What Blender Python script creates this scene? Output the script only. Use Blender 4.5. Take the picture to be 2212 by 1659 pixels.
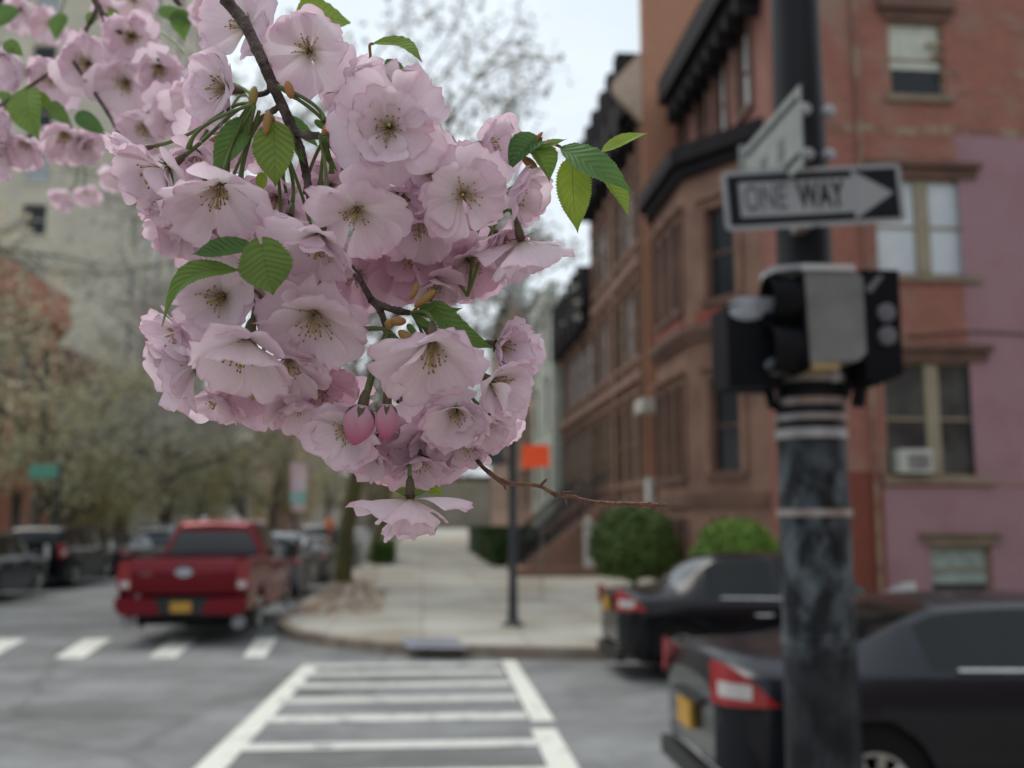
import bpy, math, random
from mathutils import Vector, Matrix, noise
R = math.radians
sc = bpy.context.scene
for o in list(bpy.data.objects): bpy.data.objects.remove(o)

# ---------------------------------------------------------------- camera
CAM = Vector((0, 0, 1.85)); FP = 2200.0; CX, CY = 1106.0, 829.5
YAW, PITCH = R(4.92), R(7.65)
cd = bpy.data.cameras.new('camera'); cam = bpy.data.objects.new('camera', cd)
sc.collection.objects.link(cam); sc.camera = cam
cd.sensor_width = 36; cd.lens = FP / 2212 * 36; cd.clip_start = .02; cd.clip_end = 2500
cam.location = CAM; cam.rotation_euler = (R(90) + PITCH, 0, -YAW)
cd.dof.use_dof = True; cd.dof.focus_distance = .535; cd.dof.aperture_fstop = 7.0; cd.dof.aperture_blades = 0

# ---------------------------------------------------------------- sky, sun, exposure
w = bpy.data.worlds.new('World'); sc.world = w; w.use_nodes = True
nt = w.node_tree; N = nt.nodes; Lk = nt.links; N.clear()
out = N.new('ShaderNodeOutputWorld'); bg = N.new('ShaderNodeBackground')
sky = N.new('ShaderNodeTexSky'); sky.sky_type = 'NISHITA'; sky.sun_disc = False
SUN = Vector((-.36, .42, .82)).normalized(); SUN_EL = math.asin(SUN.z); SUN_ROT = math.atan2(SUN.x, SUN.y)
sky.sun_elevation = SUN_EL; sky.sun_rotation = SUN_ROT; sky.dust_density = 4; sky.air_density = 1.2
tc = N.new('ShaderNodeTexCoord'); nz = N.new('ShaderNodeTexNoise'); nz.inputs['Scale'].default_value = 1.8
nz.inputs['Detail'].default_value = 5
mp = N.new('ShaderNodeMapping'); mp.inputs['Scale'].default_value = (1, 1, 2.2)
Lk.new(tc.outputs['Generated'], mp.inputs[0]); Lk.new(mp.outputs[0], nz.inputs[0])
cr = N.new('ShaderNodeValToRGB')
cr.color_ramp.elements[0].position = .34; cr.color_ramp.elements[0].color = (5.6, 6.35, 7.0, 1)
cr.color_ramp.elements[1].position = .66; cr.color_ramp.elements[1].color = (7.7, 8.35, 8.8, 1)
Lk.new(nz.outputs[0], cr.inputs[0])
mx = N.new('ShaderNodeMix'); mx.data_type = 'RGBA'; mx.inputs[0].default_value = .88
Lk.new(sky.outputs[0], mx.inputs[6]); Lk.new(cr.outputs[0], mx.inputs[7])
Lk.new(mx.outputs[2], bg.inputs[0]); bg.inputs[1].default_value = .1
Lk.new(bg.outputs[0], out.inputs[0])
sd = bpy.data.lights.new('sun', 'SUN'); sd.energy = 1.3; sd.angle = R(35); sd.color = (1, .94, .86)
so = bpy.data.objects.new('sun', sd); sc.collection.objects.link(so)
so.rotation_euler = SUN.to_track_quat('Z', 'Y').to_euler()
so.location = (0, 0, 40)
sc.view_settings.view_transform = 'Standard'; sc.view_settings.look = 'None'
sc.view_settings.gamma = 1; sc.view_settings.use_curve_mapping = False; sc.view_settings.exposure = .42
sc.render.engine = 'CYCLES'
sc.cycles.max_bounces = 7; sc.cycles.transmission_bounces = 5; sc.cycles.transparent_max_bounces = 6

# ---------------------------------------------------------------- pixel to place helpers (photo at 2212 x 1659)
F0 = Vector((math.sin(YAW), math.cos(YAW), 0)); RT = Vector((math.cos(YAW), -math.sin(YAW), 0))
FW = F0 * math.cos(PITCH) + Vector((0, 0, math.sin(PITCH))); UP = -F0 * math.sin(PITCH) + Vector((0, 0, math.cos(PITCH)))
def ray(px, py): return FW + RT * ((px - CX) / FP) + UP * ((CY - py) / FP)
def pt(px, py, d): return CAM + ray(px, py) * d
def gnd(px, py, z=0.): r = ray(px, py); return CAM + r * ((z - CAM.z) / r.z)
def onY(px, py, Y): r = ray(px, py); return CAM + r * (Y / r.y)
def onX(px, py, X): r = ray(px, py); return CAM + r * (X / r.x)
def cdir(f): return (RT * f[0] + UP * f[1] - FW * f[2]).normalized()

# ---------------------------------------------------------------- materials
MATS = {}
def base(name):
    m = bpy.data.materials.new(name); m.use_nodes = True
    n = m.node_tree.nodes; l = m.node_tree.links
    return m, n, l, n['Principled BSDF']
def M(name, col, rough=.7, col2=None, scale=4., bump=0., bscale=None, metal=0., coat=0., lo=.35, hi=.65, spec=.5, stretch=(1, 1, 1)):
    if name in MATS: return MATS[name]
    m, n, l, p = base(name)
    p.inputs['Roughness'].default_value = rough; p.inputs['Metallic'].default_value = metal
    p.inputs['Coat Weight'].default_value = coat; p.inputs['Specular IOR Level'].default_value = spec
    p.inputs['Base Color'].default_value = (*col, 1)
    t = n.new('ShaderNodeTexCoord'); mpn = n.new('ShaderNodeMapping'); mpn.inputs['Scale'].default_value = stretch
    l.new(t.outputs['Object'], mpn.inputs[0])
    if col2 is None: col2 = tuple(c * .82 for c in col)
    a = n.new('ShaderNodeTexNoise'); a.inputs['Scale'].default_value = scale; a.inputs['Detail'].default_value = 6
    l.new(mpn.outputs[0], a.inputs[0])
    r = n.new('ShaderNodeValToRGB'); e = r.color_ramp.elements
    e[0].position = lo; e[0].color = (*col2, 1); e[1].position = hi; e[1].color = (*col, 1)
    l.new(a.outputs[0], r.inputs[0]); l.new(r.outputs[0], p.inputs['Base Color'])
    if bump:
        b = n.new('ShaderNodeBump'); b.inputs['Strength'].default_value = bump; b.inputs['Distance'].default_value = .01
        c = n.new('ShaderNodeTexNoise'); c.inputs['Scale'].default_value = bscale or scale * 6; c.inputs['Detail'].default_value = 5
        l.new(mpn.outputs[0], c.inputs[0]); l.new(c.outputs[0], b.inputs['Height']); l.new(b.outputs[0], p.inputs['Normal'])
    MATS[name] = m; return m
def brick(name, c1, c2, mortar, axis='x', bw=.22, bh=.075, blotch=(.45, .36, .30), amt=.45):
    m, n, l, p = base(name); p.inputs['Roughness'].default_value = .88
    t = n.new('ShaderNodeTexCoord'); s = n.new('ShaderNodeSeparateXYZ'); c = n.new('ShaderNodeCombineXYZ')
    l.new(t.outputs['Object'], s.inputs[0]); l.new(s.outputs[0 if axis == 'x' else 1], c.inputs[0]); l.new(s.outputs[2], c.inputs[1])
    b = n.new('ShaderNodeTexBrick'); b.inputs['Scale'].default_value = 1; b.inputs['Brick Width'].default_value = bw
    b.inputs['Row Height'].default_value = bh; b.inputs['Mortar Size'].default_value = .008
    b.inputs['Color1'].default_value = (*c1, 1); b.inputs['Color2'].default_value = (*c2, 1); b.inputs['Mortar'].default_value = (*mortar, 1)
    l.new(c.outputs[0], b.inputs[0])
    a = n.new('ShaderNodeTexNoise'); a.inputs['Scale'].default_value = .9; a.inputs['Detail'].default_value = 7
    l.new(t.outputs['Object'], a.inputs[0])
    r = n.new('ShaderNodeValToRGB'); r.color_ramp.elements[0].position = .5; r.color_ramp.elements[1].position = .68
    r.color_ramp.elements[1].color = (amt, amt, amt, 1)
    l.new(a.outputs[0], r.inputs[0])
    x = n.new('ShaderNodeMix'); x.data_type = 'RGBA'; l.new(r.outputs[0], x.inputs[0]); l.new(b.outputs[0], x.inputs[6])
    x.inputs[7].default_value = (*blotch, 1); l.new(x.outputs[2], p.inputs['Base Color'])
    bu = n.new('ShaderNodeBump'); bu.inputs['Strength'].default_value = .4; bu.inputs['Distance'].default_value = .01
    l.new(b.outputs['Fac'], bu.inputs['Height']); bu.invert = True; l.new(bu.outputs[0], p.inputs['Normal'])
    return m
def glass(name, tint=(.02, .025, .03), rough=.08, spec=.8):
    if name in MATS: return MATS[name]
    m, n, l, p = base(name); p.inputs['Base Color'].default_value = (*tint, 1)
    p.inputs['Roughness'].default_value = rough; p.inputs['Specular IOR Level'].default_value = spec
    MATS[name] = m; return m

# ---------------------------------------------------------------- mesh builder
class MB:
    def __init__(s): s.v = []; s.f = []; s.c = []; s.mi = []
    def add(s, vs, fs, col=None, mi=0):
        o = len(s.v); s.v += [Vector(p) for p in vs]; s.f += [tuple(i + o for i in f) for f in fs]
        s.mi += [mi] * len(fs)
        s.c += (col if col is not None else [(0, 0, 0, 0)] * len(vs))
        return s
    def box(s, x0, x1, y0, y1, z0, z1, mi=0):
        vs = [(x, y, z) for z in (z0, z1) for y in (y0, y1) for x in (x0, x1)]
        return s.add(vs, [(0, 2, 3, 1), (4, 5, 7, 6), (0, 1, 5, 4), (2, 6, 7, 3), (0, 4, 6, 2), (1, 3, 7, 5)], mi=mi)
    def cbox(s, c, h, mi=0): return s.box(c[0] - h[0], c[0] + h[0], c[1] - h[1], c[1] + h[1], c[2] - h[2], c[2] + h[2], mi)
    def quad(s, a, b, c, d, mi=0): return s.add([a, b, c, d], [(0, 1, 2, 3)], mi=mi)
    def prism(s, pts, axis, a, b, mi=0):
        def P(p, t):
            if axis == 'z': return (p[0], p[1], t)
            if axis == 'y': return (p[0], t, p[1])
            return (t, p[0], p[1])
        n = len(pts); vs = [P(p, a) for p in pts] + [P(p, b) for p in pts]
        fs = [tuple(range(n)), tuple(range(2 * n - 1, n - 1, -1))] + [(i, i + n, (i + 1) % n + n, (i + 1) % n) for i in range(n)]
        return s.add(vs, fs, mi=mi)
    def tube(s, pts, rs, n=8, cap=True, mi=0):
        pts = [Vector(p) for p in pts]
        if not hasattr(rs, '__len__'): rs = [rs] * len(pts)
        vs = []; prev = None
        for i, p in enumerate(pts):
            t = (pts[min(i + 1, len(pts) - 1)] - pts[max(i - 1, 0)])
            if t.length < 1e-9: t = Vector((0, 0, 1))
            t.normalize()
            if prev is None:
                a = Vector((0, 0, 1)) if abs(t.z) < .9 else Vector((1, 0, 0)); e1 = t.cross(a).normalized()
            else: e1 = (prev - t * prev.dot(t)).normalized()
            prev = e1; e2 = t.cross(e1)
            for k in range(n):
                an = 2 * math.pi * k / n; vs.append(p + (e1 * math.cos(an) + e2 * math.sin(an)) * rs[i])
        fs = [(i * n + k, i * n + (k + 1) % n, (i + 1) * n + (k + 1) % n, (i + 1) * n + k) for i in range(len(pts) - 1) for k in range(n)]
        if cap: fs += [tuple(range(n - 1, -1, -1)), tuple(range((len(pts) - 1) * n, len(pts) * n))]
        return s.add(vs, fs, mi=mi)
    def lathe(s, c, prof, ax=Vector((0, 0, 1)), n=20, mi=0):
        c = Vector(c); return s.tube([c + ax * z for r, z in prof], [max(r, 1e-4) for r, z in prof], n, mi=mi)
    def ell(s, c, rad, ax=None, nu=10, nv=7, mi=0):
        c = Vector(c); q = Matrix.Identity(3) if ax is None else Vector(ax).to_track_quat('Z', 'Y').to_matrix()
        vs = [c + q @ Vector((rad[0] * math.sin(math.pi * j / nv) * math.cos(2 * math.pi * i / nu), rad[1] * math.sin(math.pi * j / nv) * math.sin(2 * math.pi * i / nu), rad[2] * math.cos(math.pi * j / nv))) for j in range(nv + 1) for i in range(nu)]
        fs = [(j * nu + i, (j + 1) * nu + i, (j + 1) * nu + (i + 1) % nu, j * nu + (i + 1) % nu) for j in range(nv) for i in range(nu)]
        return s.add(vs, fs, mi=mi)
    def build(s, name, mat, parent=None, world=True, smooth=False, colattr=False, angle=None):
        off = Vector((0, 0, 0))
        if parent is not None and world:
            q = parent
            while q: off += q.location; q = q.parent
        me = bpy.data.meshes.new(name); me.from_pydata([p - off for p in s.v], [], s.f); me.update()
        for mm in (mat if isinstance(mat, (list, tuple)) else [mat]): me.materials.append(mm)
        if isinstance(mat, (list, tuple)): me.polygons.foreach_set('material_index', s.mi)
        if smooth: me.polygons.foreach_set('use_smooth', [True] * len(me.polygons))
        if colattr:
            ca = me.color_attributes.new('pc', 'FLOAT_COLOR', 'POINT')
            ca.data.foreach_set('color', [x for c in s.c for x in c])
        if angle: me.set_sharp_from_angle(angle=R(angle))
        o = bpy.data.objects.new(name, me); sc.collection.objects.link(o)
        if parent is not None: o.parent = parent
        return o
def tag(o, label=None, cat=None, group=None, kind=None):
    if label: o['label'] = label
    if cat: o['category'] = cat
    if group: o['group'] = group
    if kind: o['kind'] = kind
    return o
def empty(name, loc, label, cat, group=None, rz=0):
    o = bpy.data.objects.new(name, None); sc.collection.objects.link(o); o.location = loc; o.rotation_euler = (0, 0, rz)
    o.empty_display_size = .1
    return tag(o, label, cat, group)
def copy_tree(o, parent=None):
    c = o.copy(); sc.collection.objects.link(c); c.parent = parent
    for ch in [x for x in bpy.data.objects if x.parent == o]: copy_tree(ch, c)
    return c
# ================================================================ ground, roads, pavements
asph = M('asphalt', (.225, .23, .23), .85, (.125, .127, .125), .42, .5, 60, lo=.36, hi=.62, stretch=(1, 1.6, 1))
def rough_up(m):
    n = m.node_tree.nodes; l = m.node_tree.links; p = n['Principled BSDF']; t = n.new('ShaderNodeTexCoord'); src = p.inputs['Base Color'].links[0].from_socket
    a = n.new('ShaderNodeTexNoise'); a.inputs['Scale'].default_value = 1.6; a.inputs['Detail'].default_value = 10; a.inputs['Roughness'].default_value = .75; l.new(t.outputs['Object'], a.inputs[0])
    v = n.new('ShaderNodeTexVoronoi'); v.feature = 'DISTANCE_TO_EDGE'; v.inputs['Scale'].default_value = .23; wn = n.new('ShaderNodeMixRGB'); wn.inputs[0].default_value = .35; l.new(t.outputs['Object'], wn.inputs[1]); l.new(a.outputs['Color'], wn.inputs[2]); l.new(wn.outputs[0], v.inputs['Vector'])
    r1 = n.new('ShaderNodeMapRange'); r1.inputs[1].default_value = .3; r1.inputs[2].default_value = .7; r1.inputs[3].default_value = .68; r1.inputs[4].default_value = 1.22; l.new(a.outputs[0], r1.inputs[0])
    r2 = n.new('ShaderNodeMapRange'); r2.inputs[1].default_value = .0; r2.inputs[2].default_value = .012; r2.inputs[3].default_value = .72; r2.inputs[4].default_value = 1; l.new(v.outputs[0], r2.inputs[0])
    mm = n.new('ShaderNodeMath'); mm.operation = 'MULTIPLY'; l.new(r1.outputs[0], mm.inputs[0]); l.new(r2.outputs[0], mm.inputs[1])
    x = n.new('ShaderNodeMix'); x.data_type = 'RGBA'; x.blend_type = 'MULTIPLY'; x.inputs[0].default_value = 1; l.new(src, x.inputs[6]); l.new(mm.outputs[0], x.inputs[7]); l.new(x.outputs[2], p.inputs['Base Color'])
rough_up(asph)
g = MB(); g.quad((-700, -300, 0), (700, -300, 0), (700, 1500, 0), (-700, 1500, 0)); tag(g.build('ground', asph), kind='structure')
def slabs(name, c1, c2, joint):
    m, n, l, p = base(name); p.inputs['Roughness'].default_value = .85
    t = n.new('ShaderNodeTexCoord'); b = n.new('ShaderNodeTexBrick'); b.offset = 0
    b.inputs['Scale'].default_value = 1; b.inputs['Brick Width'].default_value = 1.5; b.inputs['Row Height'].default_value = 1.5
    b.inputs['Mortar Size'].default_value = .012; b.inputs['Color1'].default_value = (*c1, 1); b.inputs['Color2'].default_value = (*c2, 1)
    b.inputs['Mortar'].default_value = (*joint, 1); l.new(t.outputs['Object'], b.inputs[0])
    a = n.new('ShaderNodeTexNoise'); a.inputs['Scale'].default_value = .55; a.inputs['Detail'].default_value = 8; l.new(t.outputs['Object'], a.inputs[0])
    r = n.new('ShaderNodeValToRGB'); r.color_ramp.elements[0].position = .35; r.color_ramp.elements[0].color = (.66, .60, .52, 1)
    r.color_ramp.elements[1].position = .6; r.color_ramp.elements[1].color = (1, 1, 1, 1); l.new(a.outputs[0], r.inputs[0])
    x = n.new('ShaderNodeMix'); x.data_type = 'RGBA'; x.blend_type = 'MULTIPLY'; x.inputs[0].default_value = 1
    l.new(b.outputs[0], x.inputs[6]); l.new(r.outputs[0], x.inputs[7]); l.new(x.outputs[2], p.inputs['Base Color'])
    return m
pave = slabs('pavement_slabs', (.43, .42, .375), (.37, .355, .31), (.2, .18, .15))
kerbm = M('kerb_stone', (.30, .25, .20), .85, (.20, .15, .11), 3)
cb = [(-2.6, 400), (-2.55, 22), (-2.52, 19.2), (-2.42, 17.8), (-2.0, 16.5), (-1.2, 15.4), (-.5, 14.8), (.3, 14.4), (1.0, 14.2), (1.9, 13.95), (2.8, 13.8), (4.5, 13.7), (80, 13.7), (80, 400)]
def inset(pts, d):
    o = []
    for i, p in enumerate(pts):
        a = Vector(pts[max(i - 1, 0)]); b = Vector(pts[min(i + 1, len(pts) - 1)]); t = (b - a).normalized()
        o.append((p[0] - t.y * d, p[1] + t.x * d))
    return o
def pavement(name, pts, kind='structure'):
    s = MB(); s.prism(pts[::-1], 'z', .001, .15); k = s.build(name, pave); tag(k, kind='structure')
    ins = inset(pts[:-1] if len(pts) > 4 else pts, .16); ou = pts[:len(ins)]
    q = MB()
    for i in range(len(ins) - 1):
        a, b, c, d = ou[i], ou[i + 1], ins[i + 1], ins[i]
        e = inset([a, b], -.006)
        q.add([(e[0][0], e[0][1], .002), (e[1][0], e[1][1], .002), (e[1][0], e[1][1], .156), (e[0][0], e[0][1], .156), (d[0], d[1], .156), (c[0], c[1], .156)],
              [(0, 1, 2, 3), (3, 2, 5, 4)])
    tag(q.build('kerb', kerbm), kind='structure')
pavement('pavement', cb)
pavement('pavement', [(-60, 400), (-60, 14.2), (-14.5, 14.2), (-12.6, 15), (-11.7, 16.6), (-11.4, 19), (-11.4, 400)][::-1])
pavement('pavement', [(60, -40), (60, 5.2), (0, 5.2), (-1.6, 4.9), (-2.4, 4.2), (-2.8, 3), (-2.8, -40)])
tact = M('tactile_paving', (.235, .25, .30), .7, (.20, .215, .26), 6)
t = MB(); c1, c2, c3, c4 = gnd(862, 1378, .15), gnd(985, 1378, .15), gnd(1012, 1402, .15), gnd(880, 1400, .15)
zz = Vector((0, 0, .006)); t.quad(c1 + zz, c2 + zz, c3 + zz, c4 + zz)
for i in range(14):
    for j in range(7):
        a = c4.lerp(c3, (i + .5) / 14); b = c1.lerp(c2, (i + .5) / 14); q = a.lerp(b, (j + .5) / 7)
        t.cbox(q + Vector((0, 0, .009)), (.012, .012, .004))
tag(t.build('tactile_paving', tact), 'blue grey tactile paving panel in the kerb at the far end of the crossing', 'tactile paving')
# road markings, 4 mm sheets
def paint(name, col, lo, hi):
    m, n, l, p = base(name); p.inputs['Roughness'].default_value = .75
    t = n.new('ShaderNodeTexCoord'); a = n.new('ShaderNodeTexNoise'); a.inputs['Scale'].default_value = 3.2; a.inputs['Detail'].default_value = 8
    a.inputs['Roughness'].default_value = .7; l.new(t.outputs['Object'], a.inputs[0])
    r = n.new('ShaderNodeValToRGB'); r.color_ramp.elements[0].position = lo; r.color_ramp.elements[0].color = (.19, .20, .20, 1)
    r.color_ramp.elements[1].position = hi; r.color_ramp.elements[1].color = (*col, 1)
    l.new(a.outputs[0], r.inputs[0]); l.new(r.outputs[0], p.inputs['Base Color']); return m
pw = paint('fresh_white_paint', (.66, .66, .59), .28, .46); pm = paint('worn_white_paint', (.53, .53, .49), .32, .48); pf = paint('faded_white_paint', (.60, .60, .56), .36, .47)
def strip(name, pts, mat, label, group):
    s = MB(); s.add([(x, y, .008 if name == 'crossing_bar' else .004) for x, y in pts], [(0, 1, 2, 3)]); tag(s.build(name, mat), kind='structure')
strip('crossing_line', [(-1.72, 7.4), (-1.48, 7.4), (-1.32, 13.75), (-1.52, 13.75)], pw, '', '')
strip('crossing_line', [(1.02, 9.75), (1.24, 9.75), (1.24, 13.9), (1.05, 13.9)], pw, '', '')
strip('crossing_line', [(.93, 5.8), (1.17, 5.8), (1.2, 9.4), (.98, 9.4)], pw, '', '')
for y, h, m in ((7.78, .17, pw), (8.83, .13, pf), (10.02, .16, pf), (11.02, .17, pm), (11.98, .17, pm), (12.85, .17, pm), (13.55, .14, pm)):
    strip('crossing_bar', [(-1.46, y - h), (1.0, y - h), (1.0, y + h), (-1.46, y + h)], m, '', '')
for c in (((525, 1421), (572, 1421), (600, 1379), (553, 1379)), ((320, 1422), (379, 1422), (430, 1379), (371, 1379)), ((116, 1423), (180, 1423), (242, 1380), (184, 1380)), ((-90, 1424), (-22, 1424), (58, 1381), (-4, 1381)), ((-300, 1425), (-226, 1425), (-128, 1382), (-192, 1382))):
    strip('crossing_bar', [(gnd(*p).x, gnd(*p).y) for p in c], pw, '', '')
mh = MB(); mh.lathe(gnd(300, 1560) + Vector((0, 0, 0)), [(0, .003), (.33, .003), (.33, .012), (0, .012)], n=28)
# dry leaves round the street trees
random.seed(4)
lit = MB()
for i in range(900):
    y = 19.2 + abs(random.gauss(0, 1)) * 7.5; x = -2.3 + random.random() ** 1.4 * (1.5 if y < 26 else 1.0)
    if y < 20: x = max(x, -2.3) - .1
    s = .035 + random.random() * .06; a = random.random() * 6.3; e = random.uniform(-.3, .3)
    c = Vector((x, y, .16 + random.random() * .012)); u = Vector((math.cos(a), math.sin(a), e)) * s; v = Vector((-math.sin(a), math.cos(a), random.uniform(-.2, .2))) * s * .6
    lit.quad(c - u, c - v, c + u, c + v)
tag(lit.build('leaf_litter', M('dry_leaves', (.32, .17, .085), .9, (.18, .10, .06), 2)), 'brown dry leaves scattered along the kerb round the mossy tree trunk', 'leaf litter', kind='stuff')

# ================================================================ facades
sash = M('window_frame_brown', (.17, .13, .085), .6); sashl = M('window_frame_tan', (.30, .255, .17), .6)
gl = glass('window_glass', (.015, .018, .02), .2, .3); gll = glass('pale_window_glass', (.33, .36, .38), .25, .5)
stone = M('brownstone', (.175, .095, .070), .9, (.115, .064, .05), 1.3, .3, 20)
stonel = M('brownstone_light', (.28, .16, .112), .9, (.20, .112, .082), 1.3, .3, 20)
stoned = M('cornice_dark', (.020, .016, .018), .8, (.012, .010, .012), 2, spec=.2)
tan = M('sandstone_trim', (.27, .21, .15), .9, (.19, .15, .11), 2, .2)
blindm = M('white_blind', (.62, .66, .68), .8, (.52, .56, .60), 1)
blindc = M('cream_blind', (.66, .66, .56), .8, (.45, .48, .40), 1.5)
class Fac:
    sh = 0
    def __init__(s, o, du, root): s.o = Vector(o); s.du = Vector(du).normalized(); s.n = s.du.cross(Vector((0, 0, 1))); s.root = root
    def P(s, u, z, d=0): return s.o + s.du * u + Vector((0, 0, z)) + s.n * d
    def bx(s, mb, u0, u1, z0, z1, d0, d1):
        vs = [s.P(u, z, d) for z in (z0, z1) for d in (d1, d0) for u in (u0, u1)]
        mb.add(vs, [(0, 2, 3, 1), (4, 5, 7, 6), (0, 1, 5, 4), (2, 6, 7, 3), (0, 4, 6, 2), (1, 3, 7, 5)])
    def wall(s, name, u0, u1, z0, z1, holes, mat, d=0, rev=.22, label=None):
        us = sorted({u0, u1, *[min(max(q, u0), u1) for h in holes for q in h[:2]]}); zs = sorted({z0, z1, *[min(max(q, z0), z1) for h in holes for q in h[2:4]]})
        mb = MB()
        for i in range(len(us) - 1):
            for j in range(len(zs) - 1):
                cu, cz = (us[i] + us[i + 1]) / 2, (zs[j] + zs[j + 1]) / 2
                if any(h[0] < cu < h[1] and h[2] < cz < h[3] for h in holes): continue
                mb.quad(s.P(us[i], zs[j], d), s.P(us[i + 1], zs[j], d), s.P(us[i + 1], zs[j + 1], d), s.P(us[i], zs[j + 1], d))
        if rev:
            for a, b, c, e in [h[:4] for h in holes]:
                for p, q in (((a, c), (b, c)), ((b, c), (b, e)), ((b, e), (a, e)), ((a, e), (a, c))):
                    mb.quad(s.P(*p, d), s.P(*p, d - rev), s.P(*q, d - rev), s.P(*q, d))
        o = mb.build(name, mat, s.root)
        if label: o['label'] = label
        return o
    def window(s, u0, u1, z0, z1, fr=None, sill=None, lintel=None, pane=None, blind=None, mull=0, bl=.5, lw=.12, rail=True, surround=None):
        fr = fr or sash; f = MB(); t = .06
        e = .003
        for a, b, c, d in ((u0 + e, u0 + t, z0 + e, z1 - e), (u1 - t, u1 - e, z0 + e, z1 - e), (u0 + t, u1 - t, z0 + e, z0 + t), (u0 + t, u1 - t, z1 - t, z1 - e)): s.bx(f, a, b, c, d, -.17 + s.sh, -.09 + s.sh)
        zm = (z0 + z1) / 2
        if rail: s.bx(f, u0 + t, u1 - t, zm - .03, zm + .03, -.16 + s.sh, -.10 + s.sh)
        if mull:
            um = (u0 + u1) / 2; s.bx(f, um - mull / 2, um + mull / 2, z0 + t, z1 - t, -.18 + s.sh, -.05 + s.sh)
        w = f.build('window', fr, s.root)
        g = MB(); g.quad(s.P(u0, z0, -.15 + s.sh), s.P(u1, z0, -.15 + s.sh), s.P(u1, z1, -.15 + s.sh), s.P(u0, z1, -.15 + s.sh)); g.build('pane', pane or gl, w)
        if blind:
            q = MB(); zb = z1 - (z1 - z0) * bl
            for a, b in (((u0 + t, (u0 + u1) / 2 - mull / 2), ((u0 + u1) / 2 + mull / 2, u1 - t)) if mull else ((u0 + t, u1 - t),)):
                s.bx(q, a + .01, b - .01, zb, z1 - t - .01, -.145 + s.sh, -.14 + s.sh)
            q.build('blind', blind, w)
        if sill: q = MB(); s.bx(q, u0 - .14, u1 + .14, z0 - .16, z0 - .003, -.1, .10); q.build('sill', sill, w)
        if lintel:
            q = MB(); s.bx(q, u0 - .16, u1 + .16, z1 + .003, z1 + .24, -.1, .07); s.bx(q, u0 - .26, u1 + .26, z1 + .243, z1 + .243 + lw, -.1, .2); q.build('lintel', lintel, w)
        if surround:
            q = MB(); s.bx(q, u0 - .17, u0 - .003, z0, z1, -.12, .09); s.bx(q, u1 + .003, u1 + .17, z0, z1, -.12, .09); s.bx(q, u0 - .17, u1 + .17, z1, z1 + .002, -.12, .06); q.build('window_surround', surround, w)
        return w
def slab(root, name, mat, *bs):
    m = MB()
    for b in bs: m.box(*b)
    return m.build(name, mat, root)

# ---- corner building: side wall faces the camera at Y = 22
XC = 7.9; YC = 22.0
corner = empty('corner_building', (XC, YC, .15), 'red brick corner building with a side wall half painted pink behind the signal pole', 'building')
bk = brick('red_brick_wall', (.345, .115, .080), (.24, .085, .062), (.27, .17, .13), 'x', blotch=(.27, .21, .16), amt=.62)
bky = brick('red_brick_front', (.29, .10, .075), (.23, .082, .064), (.23, .15, .12), 'y', blotch=(.32, .20, .15), amt=.3)
F = Fac((0, YC, 0), (1, 0, 0), corner)
def hz(a, b, c, d): p, q = onY(a, d, YC), onY(b, c, YC); return [p.x, q.x, p.z, q.z]
h3 = hz(1925, 2035, 48, 205); h2 = hz(1897, 2093, 388, 592); h1 = hz(1918, 2117, 782, 1030); h0 = hz(2015, 2140, 1178, 1283)
h2b = [h2[0] + 5.5, h2[1] + 5.5, h2[2], h2[3]]; h1b = [h1[0] + 5.5, h1[1] + 5.5, h1[2], h1[3]]; h3b = [h3[0] + 5, h3[1] + 5, h3[2], h3[3]]
F.wall('wall', XC, 24, .15, 15.4, [h3, h2, h1, h0, h2b, h1b, h3b], bk)
pkm = brick('pink_painted_brick', (.35, .205, .228), (.325, .188, .21), (.29, .165, .185), 'x', blotch=(.26, .13, .14), amt=.5)
rdm = brick('red_painted_brick', (.22, .058, .036), (.19, .05, .032), (.16, .042, .028), 'x', blotch=(.20, .05, .035), amt=.5)
pa = onY(2098, 1045, YC); pb = onY(2098, 285, YC); p1 = onY(1908, 1052, YC)
F.wall('pink_paint', pa.x + .12, 24, pa.z, pb.z, [h2b, h1b], pkm, .004, 0, 'upper area of dusty pink paint')
F.wall('pink_paint', p1.x, 24, .15, p1.z, [h0], pkm, .004, 0, 'lower band of dusty pink paint round the basement window')
F.wall('red_paint', XC + .01, p1.x - .003, .15, p1.z + .35, [h1], rdm, .004, 0, 'strip of deeper red paint at the corner')
sb = M('weathered_band', (.30, .22, .15), .9, (.22, .11, .08), 1.6, .3, lo=.45, hi=.55)
pq = onY(1800, 262, YC); q = MB()
random.seed(8)
u = XC + .3
while u < 17:
    wd = random.uniform(.35, .9); zc = pq.z - .25 + random.uniform(-.06, .06)
    q = MB(); F.bx(q, u, u + wd, zc, zc + random.uniform(.16, .3), -.05, .012); q.build('stone_block', sb, corner); u += wd + random.uniform(0, .12)
for k in range(26):
    q = MB(); uu = random.uniform(11.3, 17); zc = random.uniform(pb.z + .1, pb.z + 3.4); F.bx(q, uu, uu + random.uniform(.2, .6), zc, zc + .08, -.05, .01); q.build('wall_stain', sb, corner)
F.window(*h3, fr=sashl, sill=tan, lintel=stone, blind=blindc, bl=.62, lw=.45)
F.window(*h2, fr=sashl, sill=tan, lintel=stone, blind=blindm, mull=.32, bl=.97)
w1 = F.window(*h1, fr=sashl, sill=tan, lintel=stone, mull=.32, pane=M('grey_curtained_glass', (.085, .09, .085), .25, (.03, .032, .032), 1.2))
F.window(*h0, fr=sashl, lintel=tan, blind=M('green_curtain', (.34, .40, .36), .9, (.22, .28, .25), 5), bl=.8, lw=.04)
for hh in (h2b, h1b): F.window(*hh, fr=sashl, sill=tan, lintel=stone, mull=.32)
F.window(*h3b, fr=sashl, sill=tan, lintel=stone)
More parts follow.
